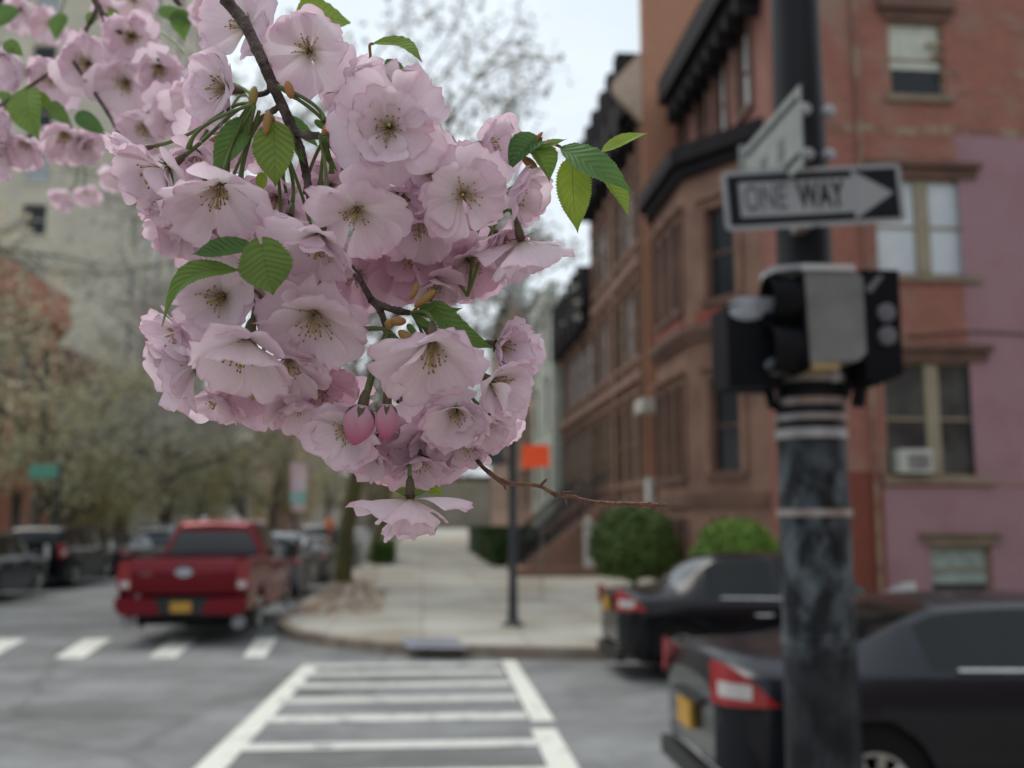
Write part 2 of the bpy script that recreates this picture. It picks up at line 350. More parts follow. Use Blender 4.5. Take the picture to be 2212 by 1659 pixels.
ac = MB(); a, b = onY(1932, 1022, YC), onY(2000, 972, YC); F.bx(ac, a.x, b.x, a.z, b.z, -.1, .3)
acr = tag(ac.build('air_conditioner', M('ac_white', (.52, .52, .47), .6)), 'white air conditioner unit sitting in the lower left of the brick wall window', 'air conditioner')
acg = MB()
for i in range(7): F.bx(acg, a.x + .18, b.x - .08, a.z + .08 + i * .05, a.z + .105 + i * .05, .3, .31)
acg.build('grille', M('ac_dark', (.06, .06, .06), .7), acr)
for px_ in (1868,):
    a = onY(px_, 600, YC); q = MB(); q.tube([(a.x, YC - .09, .2), (a.x, YC - .09, 15.2)], .055, 8); q.build('drain_pipe', sb, corner)
q = MB(); q.tube([(17.5, YC - .03, 6.2), (15, YC - .03, 6.05), (12.6, YC - .03, 6.15), (10.9, YC - .03, 6.0)], .018, 5); q.build('wall_cable', stoned, corner)
# avenue front, bay and cornice
G = Fac((XC, 31.0, 0), (0, -1, 0), corner)    # u runs from Y=31 toward the camera
def gy(y): return 31.0 - y
top = [[gy(30.2), gy(29.2), 12.0, 14.2], [gy(28.0), gy(27.0), 12.0, 14.2], [gy(26.2), gy(25.2), 12.0, 14.2], [gy(24.2), gy(23.2), 12.0, 14.2]]
G.wall('wall', 0, 9.0, .15, 15.4, top, bky, label='avenue front of red brick')
for i, hh in enumerate(top): G.window(*hh, sill=stone, lintel=stone, blind=blindm if i > 1 else None, bl=.9, surround=stone)
Bx = 6.6; bay = [((7.9, 30.4), (Bx, 28.4)), ((Bx, 28.4), (Bx, 25.0)), ((Bx, 25.0), (7.9, 22.9))]
for i, (a, b) in enumerate(bay):
    a3, b3 = Vector((*a, 0)), Vector((*b, 0)); L = (b3 - a3).length
    B = Fac(a3, b3 - a3, corner)
    if i == 1: hs = [[.3, 1.0], [1.35, 2.05], [2.4, 3.1]]
    else: hs = [[L / 2 - .48, L / 2 + .48]]
    lv = [(3.0, 5.3), (7.3, 9.6)]
    hs2 = [[*u, *z] for u in hs for z in lv] + [[*u, .8, 1.9] for u in hs]
    B.wall('bay_wall', 0, L, .15, 10.9, hs2, stonel)
    for hh in hs2: B.window(*hh, fr=stone, sill=stone, lintel=stonel if hh[2] > 2 else None, surround=stonel if i != 1 else stone, lw=.1)
    q = MB(); B.bx(q, -.05, L + .05, 6.3, 6.5, -.02, .12); B.bx(q, -.05, L + .05, 6.5, 6.72, -.02, .2); q.build('belt_course', stone, corner)
    q = MB(); B.bx(q, -.05, L + .05, 2.2, 2.5, -.02, .08); q.build('belt_course', stone, corner)
    q = MB(); B.bx(q, .35, L - .35, 6.76, 7.05, -.02, .05)
    q.build('red_panel', M('red_panel', (.28, .07, .05), .8), corner)
poly = [(8.0, 31), (8.0, 22.4), (6.3, 24.8), (6.3, 28.8)]
q = MB(); q.prism([(8.0, 22.3), (6.22, 24.75), (6.22, 28.8), (8.0, 31.2)], 'z', 10.92, 11.35); q.prism([(8.0, 22.6), (6.4, 24.85), (6.4, 28.65), (8.0, 30.9)], 'z', 10.6, 10.92)
q.build('bay_cornice', stoned, corner)
slab(corner, 'roof_cornice', stoned, (7.15, XC + .1, 22.0, 29.9, 14.7, 15.5), (7.4, XC, 22.02, 29.8, 14.3, 14.7))
for i in range(9): q = MB(); q.box(7.3, 7.9, 22.4 + i * .85, 22.6 + i * .85, 13.9, 14.3); q.build('cornice_bracket', stoned, corner)
slab(corner, 'roof', M('roof_tar', (.07, .07, .075), .9), (XC + .02, 24, YC + .02, 31, 15.3, 15.45))
slab(corner, 'entrance_canopy', M('white_canopy', (.60, .58, .53), .7), (6.35, 7.5, 29.3, 30.3, 5.05, 5.45))
slab(corner, 'entrance_porch', stone, (6.7, 7.85, 29.3, 30.35, .15, 3.0), (7.0, 7.85, 29.3, 30.35, 3.0, 5.04))
slab(corner, 'door', M('maroon_door', (.10, .02, .02), .5), (6.93, 6.99, 29.45, 30.2, 3.02, 5.0))
slab(corner, 'porch_panel', M('white_panel', (.50, .50, .48), .7), (6.55, 6.69, 29.35, 30.0, 1.9, 3.1))

# ---- houses of the avenue
def rowhouse(Y0, Y1, X, zt, face, mat, label, lv, trim, corn, nwin=2, over=.6, teeth=True, name='row_house', belts=(), rz=None, left=False, corn_h=1.8, group=None, winmat=None, surr=None, sidemat=None):
    sx = 1 if left else -1          # direction the front faces
    rt = empty(name, (X, (Y0 + Y1) / 2, .15), label, 'house', group)
    f = Fac((X, Y0, 0), (0, 1, 0), rt) if left else Fac((X, Y1, 0), (0, -1, 0), rt)
    f.sh = .115; W = Y1 - Y0; hs = []
    for k, (a, b) in enumerate(lv):
        n = nwin; cw = W / n; ww = min(1.15, cw * .58)
        for i in range(n): hs.append([cw * (i + .5) - ww / 2, cw * (i + .5) + ww / 2, a, b])
    f.wall('wall', 0, W, .15, zt, hs, mat)
    xb = X - sx * 11
    for yy in (Y0, Y1):
        sw = MB(); sw.add([(X, yy, .15), (xb, yy, .15), (xb, yy, zt), (X, yy, zt)], [(0, 1, 2, 3)]); sw.build('side_wall', sidemat or mat, rt)
    for hh in hs: f.window(*hh, fr=winmat or sash, sill=trim, lintel=trim, surround=surr)
    if nwin == 3:
        q = MB()
        f.bx(q, .02, .2, .16, zt - .4, -.02, .14); q.build('pilaster', trim, rt); q = MB(); f.bx(q, W - .2, W - .02, .16, zt - .4, -.02, .14); q.build('pilaster', trim, rt)
        for i in range(1, nwin): q = MB(); f.bx(q, W / nwin * i - .16, W / nwin * i + .16, .16, zt - .4, -.02, .06); q.build('pilaster', trim, rt)
    if belts:
        for z in belts: q = MB(); f.bx(q, .0, W - .0, z - .14, z + .14, -.02, .16); q.build('belt_course', trim, rt)
    q = MB(); h = corn_h
    f.bx(q, 0, W, zt, zt + h * .45, -.3, over); f.bx(q, 0, W, zt - .35, zt - .003, -.02, over * .55)
    f.bx(q, .02, W - .02, zt + h * .45 + .002, zt + h, -.3, over * .8)
    q.build('cornice', corn, rt)
    if teeth:
        for i in range(int(W / 1.55)):
            q = MB(); u = .35 + i * 1.55
            f.bx(q, u, u + .55, zt - .9, zt + h * .45 - .003, 0, over * 1.0 + .06); f.bx(q, u + .0, u + .6, zt + h * .45, zt + h + .38, -.1, over + .05)
            q.build('cornice_bracket', corn, rt)
    slab(rt, 'roof', MATS['roof_tar'], (min(X - sx * .31, xb + sx * .1), max(X - sx * .31, xb + sx * .1), Y0 + .01, Y1 - .01, zt - .2, zt + .01))
    return rt, f
lvA = [(.7, 2.0), (3.1, 5.6), (7.1, 9.3), (10.9, 13.2)]
orb = brick('orange_brick_side', (.47, .215, .13), (.40, .18, .11), (.38, .22, .15), 'x', blotch=(.40, .24, .15), amt=.4)
rowA = []
for i, (y0, y1, lab) in enumerate(((31.0, 35.7, 'brownstone row house with the bare orange brick end wall, beside the corner building'), (35.7, 40.5, 'brownstone row house last before the roofline drops, next to the end house'))):
    rt, f = rowhouse(y0, y1, 6.85, 14.9, None, stone, lab, lvA, stonel, stoned, nwin=3, belts=(6.45, 10.15), over=.6, corn_h=2.0, group='brownstone row houses on the right of the avenue')
    rowA.append(rt)
q = MB(); q.box(6.86, 9.6, 30.72, 30.995, .15, 19.5); q.build('party_wall', orb, rowA[0])
q = MB(); q.prism([(6.84, 14.5), (5.9, 15.5), (5.95, 15.9), (6.84, 16.9)], 'y', 30.74, 30.99); q.build('cornice_end', M('tan_plaster', (.50, .37, .28), .8), rowA[0])
for i, (y0, y1, lab) in enumerate(((40.5, 45.4, 'lower brown row house with dark cornice just past the tall pair'), (45.4, 50.4, 'lower brown row house beside the pale painted house'))):
    rowhouse(y0, y1, 6.85, 10.6, None, stone, lab, [(.7, 2.0), (3.1, 5.6), (7.1, 9.3)], stonel, stoned, nwin=2, belts=(6.45,), over=.5, corn_h=1.5, group='brownstone row houses on the right of the avenue')
pale = M('pale_green_paint', (.52, .53, .46), .8, (.42, .45, .39), 1.2)
rowhouse(50.4, 60.0, 6.4, 13.0, None, pale, 'tall pale painted house beyond the brown row houses', [(3, 5.4), (6.8, 9), (10, 12)], pale, pale, nwin=2, teeth=False, over=.3, corn_h=1.0)
for (y0, y1, zt, c, lab) in ((60.0, 69, 14.6, (.42, .2, .11), 'orange brick house behind the pale painted house'), (69, 82, 15.5, (.33, .17, .12), 'brown brick block far along the right of the avenue'),
                             (82, 104, 19.5, (.37, .22, .17), 'tall dull red block near the end of the avenue')):
    bm = brick('brick_' + str(int(y0)), c, tuple(q * .8 for q in c), (.3, .22, .18), 'y')
    rowhouse(y0, y1, 6.85, zt, None, bm, lab, [(3, 5), (6.5, 8.5), (10, 12)], tan, stoned, nwin=3, teeth=False, over=.4, corn_h=1.0)
# stoop with railings in front of the row
def stoop(x0, x1, y0, y1, zt, lab):
    r = empty('stoop', (x0, (y0 + y1) / 2, .15), lab, 'stoop', 'stoops of the brownstone row'); n = 11; m = MB()
    for i in range(n):
        a = x0 + (x1 - x0) * i / n; m.box(a, x1, y0, y1, .15 + (zt - .15) * i / n, .15 + (zt - .15) * (i + 1) / n - .002)
    m.build('steps', stonel, r)
    for y in (y0 + .06, y1 - .06):
        k = MB(); k.tube([(x0 - .2, y, 1.15), (x0 + .1, y, 1.2), (x1 - .3, y, zt + .95), (x1, y, zt + .95)], .045, 6); k.tube([(x0, y, .4), (x1 - .3, y, zt + .2)], .03, 6)
        for i in range(22):
            t = i / 21; xx = x0 + (x1 - x0 - .3) * t; z = .15 + (zt - .15) * t; k.tube([(xx, y, z), (xx, y, z + 1.0)], .018, 5)
        k.tube([(x0 - .15, y, .15), (x0 - .15, y, 1.45)], .07, 8)
        k.build('railing', M('black_iron', (.02, .02, .022), .5), r)
    return r
stoop(3.6, 6.8, 36.2, 38.2, 2.6, 'brownstone stoop with black iron railings behind the slim dark post')
stoop(3.8, 6.8, 43.6, 45.2, 2.6, 'further stoop with black railings above the dark hedge')
gp = MB(); c = gnd(1273, 1232, .15); gp.cbox(c + Vector((0, 0, .75)), (.16, .16, .75)); gp.cbox(c + Vector((0, 0, 1.56)), (.21, .21, .05)); gp.ell(c + Vector((0, 0, 1.7)), (.13, .13, .13))
tag(gp.build('gate_post', M('white_post_paint', (.6, .59, .55), .7)), 'white painted gate post beside the large round bush', 'gate post')
gw = MB(); gw.box(3.2, 7.4, 31.6, 31.9, .15, .42); gw.box(2.9, 3.2, 31.6, 36, .15, .38); tag(gw.build('garden_kerb', stonel), 'low brown stone edging of the front garden by the stoop', 'garden edging')
def hedge(name, boxes, n, col, lab, cat, seed, ssz=.06, ell=None, group=None):
    random.seed(seed); m = MB()
    for i in range(n):
        if ell:
            c, r = ell; th = random.random() * 6.283; cz = random.uniform(-.75, 1); s = math.sqrt(max(0, 1 - cz * cz))
            dr = Vector((s * math.cos(th), s * math.sin(th), cz)); rr = 1 + .2 * noise.noise(dr * 3.1 + Vector((seed, 0, 0))) + .08 * noise.noise(dr * 9 + Vector((seed, 5, 0))) - random.random() ** 2 * .14 + (.1 * random.random() if random.random() < .06 else 0)
            p = Vector(c) + Vector((dr.x * r[0], dr.y * r[1], dr.z * r[2])) * rr
        else:
            b = random.choice(boxes); p = Vector((random.uniform(b[0], b[1]), random.uniform(b[2], b[3]), b[5] if random.random() < .5 else random.uniform(b[4], b[5]))); dr = Vector((0, 0, 1))
            if random.random() < .5: p.y = b[2]
            if random.random() < .3: p.x = b[0]
            p += Vector([random.uniform(-.07, .07) for _ in 'xyz'])
        u = Vector([random.gauss(0, 1) for _ in 'xyz']).normalized(); v = u.cross(Vector([random.gauss(0, 1) for _ in 'xyz'])).normalized()
        if ell: u = (u - dr * u.dot(dr) * .6).normalized(); v = (dr * .6 + v * .6).cross(u).normalized()
        s = ssz * random.uniform(.7, 1.4); m.quad(p - u * s, p - v * s * .5, p + u * s, p + v * s * .5)
    core = MB()
    if ell: core.ell(ell[0], tuple(q * .84 for q in ell[1]), nu=24, nv=14)
    else:
        for b in boxes: core.box(b[0] + .04, b[1] - .04, b[2] + .04, b[3] - .04, b[4], b[5] - .05)
    r = empty(name, ((ell[0][0], ell[0][1], .15) if ell else (boxes[0][0], boxes[0][2], .15)), lab, cat, group)
    lm = M('leaf_' + name + str(seed), col, .6, tuple(q * .55 for q in col), 3.5)
    m.build('foliage', lm, r); core.build('branches', M('hedge_core', (.02, .03, .012), .9), r)
    if ell:
        s = MB(); s.tube([(ell[0][0], ell[0][1], .15), (ell[0][0], ell[0][1], ell[0][2])], .07, 8); s.build('trunk', M('bark_dark', (.09, .07, .05), .9), r)
b1 = onY(1370, 1180, 26.0); b2 = onY(1592, 1213, 21.2)
hedge('round_bush', None, 15000, (.12, .195, .04), 'large dark green ball shaped bush behind the farther parked car', 'bush', 1, .055, (b1, (1.07, 1.07, 1.0)), 'clipped round bushes on the corner')
hedge('round_bush', None, 12000, (.17, .30, .035), 'bright lime green clipped bush just left of the signal pole', 'bush', 2, .05, (b2, (.9, .9, .85)), 'clipped round bushes on the corner')
hedge('hedge', [(2.6, 6, 41, 46, .15, 1.25), (2.6, 5.8, 47, 60, .15, 1.5), (2.7, 3.6, 39, 41, .15, 1.0)], 9000, (.06, .12, .03), 'dark green clipped hedge along the far front gardens', 'hedge', 3, .07)
hedge('hedge', [(-1.9, -1.2, 41, 47, .15, .9)], 2500, (.12, .22, .04), 'small green hedge strip by the kerb past the tree trunks', 'hedge', 5, .07)
# left side of the avenue
og = brick('orange_brick_front', (.50, .17, .09), (.42, .14, .08), (.38, .22, .16), 'y')
rowhouse(40, 54, -19, 11.6, None, og, 'orange brick building at the left edge of the photo', [(.8, 3.0), (4.5, 6.5), (8, 10)], stonel, og, nwin=5, left=True, teeth=False, sidemat=brick('orange_brick_end', (.50, .17, .09), (.42, .14, .08), (.38, .22, .16), 'x'))
br = M('brown_shopfront', (.23, .15, .10), .8, (.15, .10, .07), 1)
rowhouse(54, 63.5, -19, 9.0, None, br, 'brown shopfront building behind the parked cars on the left', [(.6, 3.2), (5, 7)], stonel, stonel, nwin=4, left=True, teeth=False)
crm = M('cream_stone', (.60, .55, .43), .85, (.50, .46, .37), .5); crf = M('cream_trim', (.66, .62, .52), .8)
ap = empty('apartment_tower', (-19, 64, .15), 'very tall cream stone apartment block rising behind the street trees', 'building')
for f, W in ((Fac((-46, 64, 0), (1, 0, 0), ap), 27), (Fac((-19, 64, 0), (0, 1, 0), ap), 26)):
    hs = [[u, u + 1.5, z, z + 2.0] for u in [1.6 + i * 3.2 for i in range(int((W - 2) / 3.2))] for z in [2 + k * 3.5 for k in range(12)]]
    f.wall('wall', 0, W, .15, 44, hs, crm)
    for hh in hs:
        if hh[0] > W - 19 or W < 27: f.window(*hh, fr=crf, sill=crf, pane=MATS['pale_window_glass'] if random.random() < .3 else gl)
slab(ap, 'roof', crm, (-46, -19, 64, 90, 44.0, 44.6))
for i, (y0, y1, zt, c) in enumerate(((90, 104, 13, (.5, .47, .40)), (104, 118, 15, (.45, .30, .18)), (118, 140, 13, (.33, .22, .17)), (140, 190, 16, (.40, .32, .26)))):
    rowhouse(y0, y1, -17 if i < 2 else -15, zt, None, M('plaster_%d' % i, c, .85, tuple(q * .8 for q in c), .6), ('pale stone house far along the left of the avenue', 'tan orange house far along the left beyond the pickup roof', 'dull brown house in the far distance on the left', 'grey brown block where the avenue ends on the left')[i],
             [(3, 5.3), (7, 9.2)], crf, stoned, nwin=4, left=True, teeth=False, over=.4, corn_h=.8)
ws = onY(185 * 1.0 + 60, 1090, 66)
for (px, py0, py1, wpx, Y, lab) in ((305, 960, 1120, 75, 60, 'cream stone porch column group glimpsed left of the pickup'), (378, 1005, 1120, 40, 62, 'narrow cream stone pier just left of the pickup cab')):
    a, b = onY(px - wpx / 2, py1, Y), onY(px + wpx / 2, py0, Y); q = MB()
    q.box(a.x, b.x, Y, Y + .8, .15, b.z); q.box(a.x - .1, b.x + .1, Y - .08, Y + .9, b.z + .001, b.z + .3); q.box(a.x - .1, b.x + .1, Y - .1, Y + .9, .15, .6)
    tag(q.build('stone_pier', crf), lab, 'stone pier')
fb = MB(); fb.box(-60, 40, 232, 250, .15, 11); fr_ = empty('far_block', (-10, 232, .15), 'low grey brown block closing the far end of the avenue', 'building'); fb.build('wall', M('far_wall', (.22, .19, .15), .9, (.15, .13, .10), .2), fr_)
fb = MB(); fb.box(-61, 41, 231.5, 251, 11.01, 12); fb.build('cornice', stoned, fr_)
# unseen near block added behind the camera, darkening reflections and camera-facing sides
rowhouse(-34, -22, 9.5, 13.5, None, bky, 'unseen brick building added on the near block behind the camera', [(3, 5), (7, 9)], stone, stoned, nwin=4, teeth=False)
nb = empty('unseen_corner_building', (9.5, -4, .15), 'unseen dark brick corner building added on the near block, behind the camera', 'building')
slab(nb, 'wall', bk, (9.5, 46, -22, -4, .15, 14.0))
for i in range(9):
    for z in (1.4, 5.2, 9.0): slab(nb, 'window', gl, (11 + i * 3.6, 12.2 + i * 3.6, -4.0, -3.97, z, z + 2.1))
nb2 = empty('unseen_corner_building', (-21, -5, .15), 'unseen brown corner building added across the avenue, behind the camera', 'building')
slab(nb2, 'wall', br, (-55, -21, -32, -5, .15, 12.0))
for i in range(7):
    for z in (1.4, 5.2): slab(nb2, 'window', gl, (-54 + i * 4.6, -52.6 + i * 4.6, -5.0, -4.97, z, z + 2.1))
# church spire
sp = onY(1115, 700, 140); st = empty('church_tower', (sp.x, 140, .15), 'slim pale green church spire rising over the far roofs', 'church tower')
cop = M('verdigris_copper', (.42, .50, .50), .7, (.36, .44, .44), .3)
q = MB(); q.box(sp.x - 3, sp.x + 3, 137, 143, .15, 30); q.build('tower', M('church_stone', (.42, .40, .37), .9), st)
q = MB(); zt = onY(1115, 205, 140).z; q.lathe((sp.x, 140, 30), [(1.7, 0), (1.4, 2), (1.35, 10), (1.0, 11), (.95, 17), (.6, 18), (.45, 24), (.42, zt - 33), (.05, zt - 30)], n=8); q.build('spire', cop, st)

# ================================================================ vehicles
def paintm(name, col, rough=.25, metal=.3):
    if name in MATS: return MATS[name]
    m, n, l, p = base(name); p.inputs['Base Color'].default_value = (*col, 1); p.inputs['Roughness'].default_value = rough
    p.inputs['Metallic'].default_value = metal; p.inputs['Coat Weight'].default_value = .2; p.inputs['Specular IOR Level'].default_value = .3; p.inputs['Coat Roughness'].default_value = .05
    MATS[name] = m; return m
tyre = M('tyre_rubber', (.018, .018, .018), .85); rimm = M('rim_silver', (.42, .42, .40), .35, metal=.7); blk = M('black_plastic', (.015, .015, .017), .55)
chrome = M('chrome_trim', (.6, .6, .6), .2, metal=.9); redl = M('red_lamp', (.42, .02, .022), .25, coat=.5); whl = M('white_lamp', (.62, .6, .58), .25, coat=1)
plate = M('yellow_plate', (.52, .28, .03), .5); cglass = glass('car_glass', (.008, .010, .010), .05, .28)
inner = M('dark_underbody', (.008, .008, .009), .9)
def lerpk(ks, x):
    for i in range(len(ks) - 1):
        if x <= ks[i + 1][0]:
            a, b = ks[i], ks[i + 1]; t = (x - a[0]) / (b[0] - a[0]) if b[0] > a[0] else 0
            pv, nx = ks[max(i - 1, 0)], ks[min(i + 2, len(ks) - 1)]
            o = []
            for k in range(1, len(a)):
                m1 = (b[k] - pv[k]) / max(b[0] - pv[0], 1e-3) * (b[0] - a[0]); m2 = (nx[k] - a[k]) / max(nx[0] - a[0], 1e-3) * (b[0] - a[0])
                d = b[k] - a[k]
                if d == 0: m1 = m2 = 0
                lim = 2.2 * abs(d); m1 = max(-lim, min(lim, m1)) if m1 * d > 0 else 0; m2 = max(-lim, min(lim, m2)) if m2 * d > 0 else 0
                h = ((2 * t ** 3 - 3 * t * t + 1) * a[k] + (t ** 3 - 2 * t * t + t) * m1 + (3 * t * t - 2 * t ** 3) * b[k] + (t ** 3 - t * t) * m2); o.append(h)
            return o
    return list(ks[-1][1:])
def wheel(root, x, y, r, side):
    t = MB(); t.lathe((x, y - side * .11, r), [(r * .62, 0), (r * .93, 0), (r, .03), (r, .19), (r * .93, .22), (r * .66, .225)], Vector((0, side, 0)), 28)
    wl = t.build('wheel', tyre, root, world=False, smooth=True, angle=40)
    m = MB(); yo = y + side * .085
    m.lathe((x, yo, r), [(r * .66, 0), (r * .68, .03), (r * .62, .03), (r * .60, .005)], Vector((0, side, 0)), 28)
    m.lathe((x, yo, r), [(r * .18, 0), (r * .16, .03)], Vector((0, side, 0)), 12)
    for k in range(9):
        a = k * 6.2832 / 9; c, s = math.cos(a), math.sin(a)
        m.tube([(x + c * r * .1, yo + side * .015, r + s * r * .1), (x + c * r * .62, yo + side * .012, r + s * r * .62)], [.035, .042], 5)
    m.build('rim', rimm, wl, world=False)
    return wl
def car(label, loc, rz, col, L, W, ks, wx, wr, zl, zm, glassr, group=None, name='parked_car', lights='wrap', plate_z=.62, trim=True, cat='car', lightz=(.72, .95), pillar=(), platecol=None):
    """ks: x, halfwidth, sill z, belt z, roof z, roof halfwidth.  glassr: back glass x0,x1, side glass x0,x1, windscreen x0,x1"""
    root = empty(name, loc, label, cat, group, rz)
    n = 72; xs = sorted({L * i / n for i in range(n + 1)} | {*glassr} | {p for pr in pillar for p in pr})
    body = MB(); gs = {'rear_window': MB(), 'side_window': None, 'windscreen': MB()}
    rows = []
    for x in xs:
        hw, sill, belt, roof, rw = lerpk(ks, x)
        arch = 0
        for cx in wx:
            d = abs(x - cx)
            if d < wr * 1.16: arch = max(arch, math.sqrt((wr * 1.16) ** 2 - d * d) + wr)
        bot = max(sill, min(arch, zl - .02))
        rows.append([(hw * .965, bot), (hw * .985, max(bot + .01, sill + .10)), (hw, max(zl, bot + .02)), (hw * .995, zm), (hw * .965, belt - .03), (hw * .93, belt), (rw, roof - .045), (rw * .88, roof - .008), (rw * .45, roof + .012), (0, roof + .016)])
    m = len(rows[0])
    def vtx(x, r, s): return (x, r[0] * s, r[1])
    sg = {}
    for s in (-1, 1):
        for i in range(len(xs) - 1):
            xm = (xs[i] + xs[i + 1]) / 2
            for j in range(m - 1):
                q = [vtx(xs[i], rows[i][j], s), vtx(xs[i + 1], rows[i + 1][j], s), vtx(xs[i + 1], rows[i + 1][j + 1], s), vtx(xs[i], rows[i][j + 1], s)]
                if s < 0: q = q[::-1]
                tgt = body
                if j == 5 and glassr[2] < xm < glassr[3] and not any(a < xm < b for a, b in pillar):
                    idx = sum(1 for a, b in pillar if xm > b); tgt = sg.setdefault((s, idx), MB())
                if j >= (7 if roof < 1.5 or xm > .5 else 6) and glassr[0] < xm < glassr[1]: tgt = gs['rear_window']
                if j >= 6 and glassr[4] < xm < glassr[5]: tgt = gs['windscreen']
                tgt.add(q, [(0, 1, 2, 3)])
    for e in (0, -1):
        r = rows[e]; x = xs[e]
        pts = [vtx(x, p, 1) for p in r] + [vtx(x, p, -1) for p in r[::-1][1:]]
        c = Vector((x, 0, sum(p[1] for p in r) / m)); k = len(pts)
        body.add([c] + pts, [((0, i + 1, (i + 1) % k + 1) if e == -1 else (0, (i + 1) % k + 1, i + 1)) for i in range(k)])
    def fin(mb, nm, mt, par):
        o = mb.build(nm, mt, par, world=False)
        import bmesh
        b = bmesh.new(); b.from_mesh(o.data); bmesh.ops.remove_doubles(b, verts=b.verts, dist=.0008); b.to_mesh(o.data); b.free()
        o.data.polygons.foreach_set('use_smooth', [True] * len(o.data.polygons)); o.data.set_sharp_from_angle(angle=R(38)); return o
    bo = fin(body, 'body', paintm('paint_%02d_%02d_%02d' % tuple(int(c * 99) for c in col), col), root)
    for k, g in sg.items(): fin(g, 'side_window', cglass, root)
    fin(gs['rear_window'], 'rear_window', cglass, root); fin(gs['windscreen'], 'windscreen', cglass, root)
    ub = MB(); ub.box(.25, L - .3, -W / 2 + .22, W / 2 - .22, .2, zl - .05); ub.box(.35, L - .4, -W / 2 + .08, W / 2 - .08, .3, zl + .12)
    ub.build('underbody', inner, root, world=False)
    for cx in wx:
        for s in (-1, 1): wheel(root, cx, s * (W / 2 - .125), wr, s)
    # doors: seams and handles, belt trim
    for s in (-1, 1):
        d = MB(); ym = lerpk(ks, L * .45)[0]; zh = zm - .04
        for a, b in ((glassr[2] + .55, 1), (glassr[2] + 1.55, 1)):
            h = MB(); h.tube([(a, s * (ym + .005), zh), (a + .03, s * (ym + .035), zh), (a + .16, s * (ym + .035), zh), (a + .2, s * (ym + .005), zh)], .014, 6); h.build('door_handle', chrome if trim else blk, root, world=False)
        if trim:
            t = MB(); x0, x1 = glassr[2] + .15, glassr[3] - .1
            P = []
            for i in range(15):
                x = x0 + (x1 - x0) * i / 14; hw, sl, be, ro, rw = lerpk(ks, x); P.append((x, s * hw * .94, be + .012))
            t.tube(P, .014, 5); t.build('belt_trim', chrome, root, world=False)
        mi = MB(); xm_ = glassr[3] - .25; mi.ell((xm_, s * (W / 2 + .06), zm + .16), (.07, .11, .07)); mi.build('mirror', bo.data.materials[0], root, world=False, smooth=True)
        # tail and head lamps, wrapped round the corners
        for x0, nm, mt in ((0, 'tail_light', redl), (L, 'headlight', whl)):
            l = MB(); l2 = MB(); sgx = 1 if x0 == 0 else -1
            za, zb = lightz; P = []
            for i in range(9):
                t = i / 8; x = sgx * (.02 + (.29 if x0 == 0 else .42) * t) + x0; hw = lerpk(ks, min(max(x, 0), L))[0]
                P.append((x, hw, za + (zb - za) * .08 * t, max(zb - (zb - za) * .95 * t ** 1.3, za + (zb - za) * .1)))
            inn = [(x0 + sgx * .0, P[0][1] - .07, za + .06, zb - .03), (x0 - sgx * .012, P[0][1] - .03, za + .01, zb)]
            Q = [(a, b + .014 if i > 1 else b, c, d) for i, (a, b, c, d) in enumerate(inn + P)]
            for i in range(len(Q) - 1):
                a, b = Q[i], Q[i + 1]; hh = (lambda q: (q[0] - sgx * .015, s * (q[1] + .006)))
                f = lambda q, z: (q[0] - sgx * .018, s * q[1], z)
                l.add([f(a, a[2]), f(b, b[2]), f(b, b[3]), f(a, a[3])], [(0, 1, 2, 3)])
            o = l.build(nm, mt, root, world=False, smooth=True)
            if nm == 'tail_light':
                for i in range(2, 6):
                    a, b = Q[i], Q[i + 1]; z0 = za + (zb - za) * .2; z1 = za + (zb - za) * .55
                    f = lambda q, z: (q[0] - sgx * .022, s * (q[1] + .006), z)
                    if z0 > a[2] - .02: l2.add([f(a, max(z0, a[2])), f(b, max(z0, b[2])), f(b, min(z1, b[3] - .02)), f(a, min(z1, a[3] - .02))], [(0, 1, 2, 3)])
                if l2.f: l2.build('reversing_lamp', whl, o, world=False, smooth=True)
    p = MB(); p.box(-.045, -.012, -.16, .16, plate_z - .08, plate_z + .08); p.build('number_plate', platecol or plate, root, world=False)
    r = MB(); r.box(-.03, .06, -W / 2 + .2, W / 2 - .2, .22, .34); r.box(-.035, .02, -.32, .32, plate_z + .1, plate_z + .13); r.build('rear_trim', blk, root, world=False)
    return root
def sedan(label, loc, rz, col, roof=1.38, belt=.94, **k):
    L, W = k.pop('L', 4.7), k.pop('W', 1.8); h = W / 2; s_ = k.pop('boot', 1.0); sf = lambda x: x * s_ if x <= 1.65 else x - 1.65 * (1 - s_)
    ks = [(0, h * .62, .42, belt - .12, belt - .08, h * .52), (.05, h * .76, .36, belt - .04, belt + .02, h * .62), (.12, h * .85, .32, belt - .01, belt + .06, h * .67), (.26, h * .94, .25, belt, belt + .085, h * .70), (.62, h * .985, .2, belt + .01, belt + .09, h * .72), (1.0, h, .19, belt + .015, belt + .15, h * .70), (1.65, h, .19, belt + .01, roof - .03, h * .64),
          (2.3, h, .19, belt, roof, h * .66), (2.9, h, .19, belt - .01, roof - .03, h * .66), (3.6, h, .19, belt - .03, belt + .06, h * .72), (4.2, h * .97, .2, belt - .10, belt - .06, h * .76), (4.55, h * .86, .28, belt - .22, belt - .20, h * .7), (L, h * .72, .38, belt - .34, belt - .32, h * .62)]
    ks = [(sf(q[0]), *q[1:]) for q in ks]; L = sf(L)
    return car(label, loc, rz, col, L, W, ks, (.92 * s_ + .04, sf(3.72)), .325, .72, .80, tuple(sf(q) for q in (.98, 1.62, 1.42, 3.45, 2.95, 3.58)), pillar=((sf(2.28), sf(2.36)),), **k)
